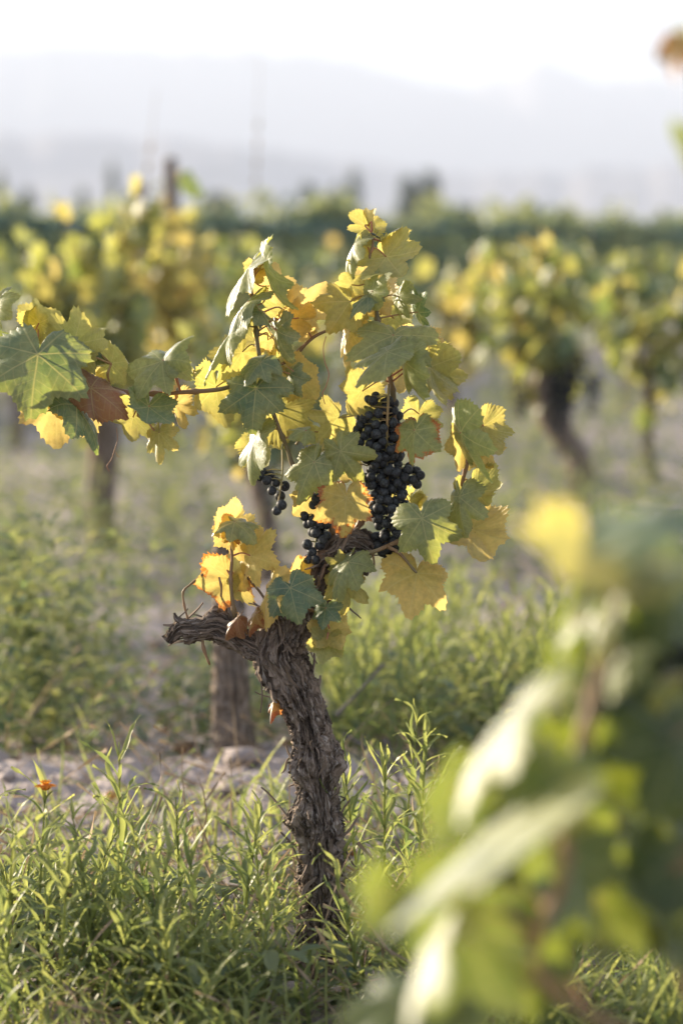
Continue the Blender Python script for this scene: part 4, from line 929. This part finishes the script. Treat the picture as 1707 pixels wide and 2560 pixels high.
def weed_plant(x, y, h, seed, label, group, narrow=True, leaves=True, flower=False, n_seg=8):
    z = gz1(x, y); w_ = empty('weed_plant', (x, y, z)); tag(w_, label, 'weed', group)
    Q, out = weed_parts(h, seed, n_seg, narrow); M0 = Matrix.Translation((x, y, z))
    V, F, U = tube(Q, 14, 5); obj('stem', mk('stem', V, F, M_WEED, {'tone': np.full(len(V), .6)}), w_, M0)
    mt = M_WEED if narrow else M_BUSH
    if leaves:
        for V, F, t in out: obj('leaf', mk('leaf', V, F, mt, {'tone': np.full(len(V), t)}), w_, M0)
    else:
        j = Join()
        for V, F, t in out: j.add(V, F, {'tone': t})
        tag(obj('foliage', j.mesh('foliage', mt), w_, M0), kind='stuff')
    if flower:
        T = Q[-1][:3]; fl = obj('flower', mk('flower_head', I1[0] * .008 * np.array((1, 1, .7)) + T, np.array(I1[1]), M_PETAL, {'tone': np.full(len(I1[0]), .2)}), w_, M0)
        for ring, (nn, up) in enumerate(((14, .2), (11, .9))):
            for q in range(nn):
                V, F = lance(.017 - .004 * ring, .006, 4, up, .3, .05, np.random.RandomState(q + 50 * ring)); obj('petal', mk('petal', rotz(V, q * 6.28 / nn) + T, F, M_PETAL, {'tone': np.full(len(V), .3 + .4 * ring)}), fl, M0)
    return w_
G1 = 'narrow-leaved weeds in front of the sharp trunk'
# heroes (photo column, distance, height)
HERO = [(305, 3.60, .37, 0), (95, 3.55, .31, 1), (45, 3.62, .32, 0), (180, 3.7, .25, 0), (395, 3.52, .27, 0), (455, 3.66, .29, 0), (600, 3.62, .27, 0), (660, 3.5, .27, 0), (705, 3.6, .25, 0), (770, 3.36, .10, 0), (875, 3.74, .29, 0), (905, 3.8, .33, 0), (960, 3.86, .33, 0), (1000, 3.95, .36, 0), (1040, 3.9, .34, 0), (250, 3.45, .30, 0), (20, 3.4, .30, 0), (520, 3.42, .27, 0), (350, 3.36, .26, 0), (150, 3.36, .28, 0), (650, 3.38, .20, 0), (900, 3.45, .22, 0)]
HL = {0: 'tallest narrow-leaved weed rising left of centre in the front clump', 1: 'narrow-leaved weed with an orange flower at the lower left'}
for q, (sx, d, h, fl) in enumerate(HERO):
    x, y = ground_at(sx, d)
    weed_plant(x, y, h, 600 + q, HL.get(q, 'narrow-leaved green weed standing in the front clump around the sharp trunk'), G1, True, True, bool(fl))
rs = np.random.RandomState(77)
def dens_front(sx): return np.interp(sx, [0, 250, 420, 560, 700, 860, 1050, 1707], [.225, .21, .19, .145, .13, .18, .21, .12])
for q in range(62):
    sx = rs.uniform(-60, 1120); d = rs.uniform(3.28, 3.85); x, y = ground_at(sx, d)
    if abs(x + .035) < .10 and d < 3.72: continue
    if vnoise(x * 3.2, y * 3.2, 0, 44) < .34: continue
    weed_plant(x, y, float(dens_front(sx)) * rs.uniform(.6, 1.1), 700 + q, 'narrow-leaved green weed standing in the front clump around the sharp trunk', G1, True, False, n_seg=7)
j = Join()
for q in range(190):    # low growth between them
    sx = rs.uniform(-150, 1850); d = rs.uniform(3.12, 3.95); x, y = ground_at(sx, d)
    if abs(x + .035) < .10 and d < 3.72 and rs.rand() < .85: continue
    if vnoise(x * 3.2, y * 3.2, 0, 44) < .38: continue
    weed_mesh_into(j, x, y, gz1(x, y), float(dens_front(sx)) * rs.uniform(.3, .75), 900 + q % 60, True, 6, rs.rand() * 6.28, .8)
tag(obj('undergrowth', j.mesh('undergrowth', M_WEED)), 'low green undergrowth at the foot of the front weeds', 'undergrowth', kind='stuff')
for q in range(22):     # a second kind of weed between them
    sx = rs.uniform(-40, 1100); d = rs.uniform(3.3, 4.05); x, y = ground_at(sx, d)
    weed_plant(x, y, rs.uniform(.07, .15), 1100 + q, 'low broad-leaved weed among the narrow-leaved front weeds', 'broad-leaved weeds in front of the sharp trunk', False, False, n_seg=7)
j = Join()
for q in range(420):
    sx = rs.uniform(-100, 1500); d = rs.uniform(3.2, 4.2); x, y = ground_at(sx, d)
    V, F = lance(rs.uniform(.06, .28), rs.uniform(.0015, .003), 7, rs.uniform(.1, 1.3), rs.uniform(-.2, .9), .06, rs); j.add(rotz(V, rs.rand() * 6.28) + np.array((x, y, gz1(x, y) + rs.uniform(0, .03))), F, {'tone': rs.rand()})
tag(obj('straw', j.mesh('straw', M_DRY)), 'dead straw stalks tangled among the front weeds', 'straw', kind='stuff')
LITTER = []
for q in range(4):
    V, F, A, U = leaf_geo(800 + q, 6, 72, .3, .9, .6, .12, .03, 1.2, .9); LITTER.append(mk('dry_leaf', V, F, M_LEAF, A, U))
for q in range(34):
    sx = rs.uniform(-50, 1300); d = rs.uniform(3.7, 6.5); x, y = ground_at(sx, d); z = gz1(x, y); sz = rs.uniform(.03, .055)
    tag(obj('fallen_leaf', LITTER[q % 4], None, Matrix.Translation((x, y, z + sz * .35)) @ Matrix.Rotation(rs.rand() * 6.28, 4, 'Z') @ Matrix.Rotation(rs.normal(0, .5), 4, 'X') @ Matrix.Diagonal((sz, sz, sz, 1)), (rs.uniform(.7, 1), .8, rs.choice([.2, .7, .95]), 1)), 'fallen dry vine leaf lying on the soil', 'fallen leaf', 'fallen vine leaves')
# grass blades under the near vine and tufts
j = Join()
for q in range(2600):
    sx = rs.uniform(1050, 1900) if q % 3 else rs.uniform(-100, 1100); d = rs.uniform(3.1, 4.6); x, y = ground_at(sx, d)
    V, F = lance(rs.uniform(.08, .2), rs.uniform(.003, .006), 6, rs.uniform(1.0, 1.5), rs.uniform(.2, 1.6), .04, rs); j.add(rotz(V, rs.rand() * 6.28) + np.array((x, y, gz1(x, y) - .005)), F, {'tone': rs.uniform(.1, .9)})
tag(obj('grass', j.mesh('grass', M_WEED)), 'fine green grass under the blurred near vine', 'grass', kind='stuff')

# middle distance: weed bushes left and the sunlit band on the right
GR, GL = 'blurred sunlit weeds behind the vine at right', 'blurred leafy weed bushes at left'
for q in range(85):
    sx = rs.uniform(830, 1480); d = rs.uniform(4.9, 6.6); x, y = ground_at(sx, d)
    weed_plant(x, y, rs.uniform(.22, .36) * np.interp(sx, [830, 1000, 1300, 1480], [.9, 1.05, 1.0, .8]), 1200 + q, 'blurred yellow-green weed in the sunlit patch right behind the sharp trunk', GR, True, False, n_seg=5)
for q in range(38):
    sx = rs.uniform(-120, 340) if q % 4 else rs.uniform(450, 760); d = rs.uniform(5.5, 7.0) if sx > 470 else rs.uniform(5.1, 7.0); x, y = ground_at(sx, d)
    weed_plant(x, y, rs.uniform(.26, .54) * np.interp(sx, [0, 400, 500, 760], [1.05, .8, .5, .5]), 1400 + q, 'blurred broad-leaved weed bush among the bushes left behind the vine', GL, False, False, n_seg=6)
j = Join()
for q in range(2100):
    d = 5.0 + 22 * rs.rand() ** 1.6; sx = rs.uniform(-250, 1950); x, y = ground_at(sx, d)
    if d < 7.5 and sx < 760 and rs.rand() < .55: continue
    if vnoise(x * .9, y * .55, 0, 15) < (.47 if d < 8 else .36): continue
    weed_mesh_into(j, x, y, gz1(x, y), rs.uniform(.08, .25) * (1 if d < 8 else 1.35), 900 + q % 60, q % 3 == 0, 5, rs.rand() * 6.28, .55, False)
tag(obj('ground_cover', j.mesh('ground_cover', M_BUSH)), 'patchy green ground cover over the vineyard soil', 'ground cover', kind='stuff')
j = Join()
for q in range(700):
    d = rs.uniform(4.0, 7.5); sx = rs.uniform(-150, 1500); x, y = ground_at(sx, d)
    V, F = lance(rs.uniform(.08, .3), rs.uniform(.002, .004), 6, rs.uniform(.05, 1.1), rs.uniform(.1, .8), .05, rs); j.add(rotz(V, rs.rand() * 6.28) + np.array((x, y, gz1(x, y))), F, {'tone': rs.rand()})
tag(obj('dry_grass', j.mesh('dry_grass', M_DRY)), 'scattered dry straw stalks lying on the soil', 'dry grass', kind='stuff')
# fallen prunings behind the trunk on the right
for q, (P, lb) in enumerate([([(840, 1790), (905, 1720), (960, 1660)], 'blurred brown pruned branch leaning up right of the trunk'), ([(860, 1835), (930, 1880), (1010, 1960)], 'blurred brown pruned branch lying on soil right of the trunk'), ([(960, 1850), (985, 1900), (1000, 1990)], 'short upright dry stalk right of the trunk above the weeds')]):
    d = 4.75; R_ = px([(p[0], p[1]) for p in P], .0032, d); R_[0] = (*R_[0][:3], .005)
    V, F, U = tube(R_, 40, 8, bark_disp(60 + q, .05)); b = obj('fallen_branch', mk('fallen_branch', V, F, M_OLDWOOD, None, U)); tag(b, lb, 'branch')
# clods and stones
j = Join(); 
for q in range(900):
    d = rs.uniform(4.0, 5.6) if q % 3 else rs.uniform(5, 9); sx = rs.uniform(-200, 1500); x, y = ground_at(sx, d); s = rs.gamma(2.0, .0045) + .002
    v = I1[0] * (1 + .35 * (vnoise(I1[0][:, 0] * 2 + q, I1[0][:, 1] * 2, I1[0][:, 2] * 2, 3) - .5)[:, None] * 2) * np.array((1, rs.uniform(.7, 1.2), rs.uniform(.5, .8))) * s
    j.add(rotz(v, rs.rand() * 6) + np.array((x, y, gz1(x, y) + s * .25)), np.array(I1[1]))
tag(obj('clods', j.mesh('clods', M_SOIL)), 'grey soil clods scattered over the bare strip', 'clods', kind='stuff')
def stone(sx, d, s, label, seed):
    x, y = ground_at(sx, d); z = gz1(x, y)
    v = I2[0] * (1 + .5 * (fbm(I2[0][:, 0] * 1.4 + seed, I2[0][:, 1] * 1.4, I2[0][:, 2] * 1.4, seed, 3) - .5)[:, None] * 2) * np.array((1.15, .9, .65)) * s
    tag(obj('stone', mk('stone', v, np.array(I2[1]), M_STONE), None, Matrix.Translation((x, y, z + s * .3))), label, 'stone')
stone(62, 4.65, .022, 'pale pebble on the bare soil at the left', 1); stone(132, 4.45, .014, 'small pale pebble below the larger one at left', 2); stone(640, 4.45, .04, 'grey stone half sunk in soil just left of the trunk', 3); stone(845, 4.6, .03, 'small grey stone right beside the trunk', 4)

# ================================================================== HAZE
hz = Mt('haze'); pv = hz.n('ShaderNodeVolumePrincipled'); pv.inputs['Color'].default_value = (0.655, 0.745, 0.90, 1); pv.inputs['Density'].default_value = 0.00075; pv.inputs['Anisotropy'].default_value = 0.0
hz.t.links.new(pv.outputs[0], hz.out.inputs['Volume'])
B = np.array([(x, y, z) for x in (-3420, 3420) for y in (-3415, 3425) for z in (-3.2, 246)], float)
BF = np.array([(0, 1, 3, 2), (4, 6, 7, 5), (0, 4, 5, 1), (2, 3, 7, 6), (0, 2, 6, 4), (1, 5, 7, 3)])
ho = obj('haze', mk('haze', B, BF, hz.m, smooth=False)); tag(ho, 'pale valley haze in front of the mountains', 'haze', kind='stuff')
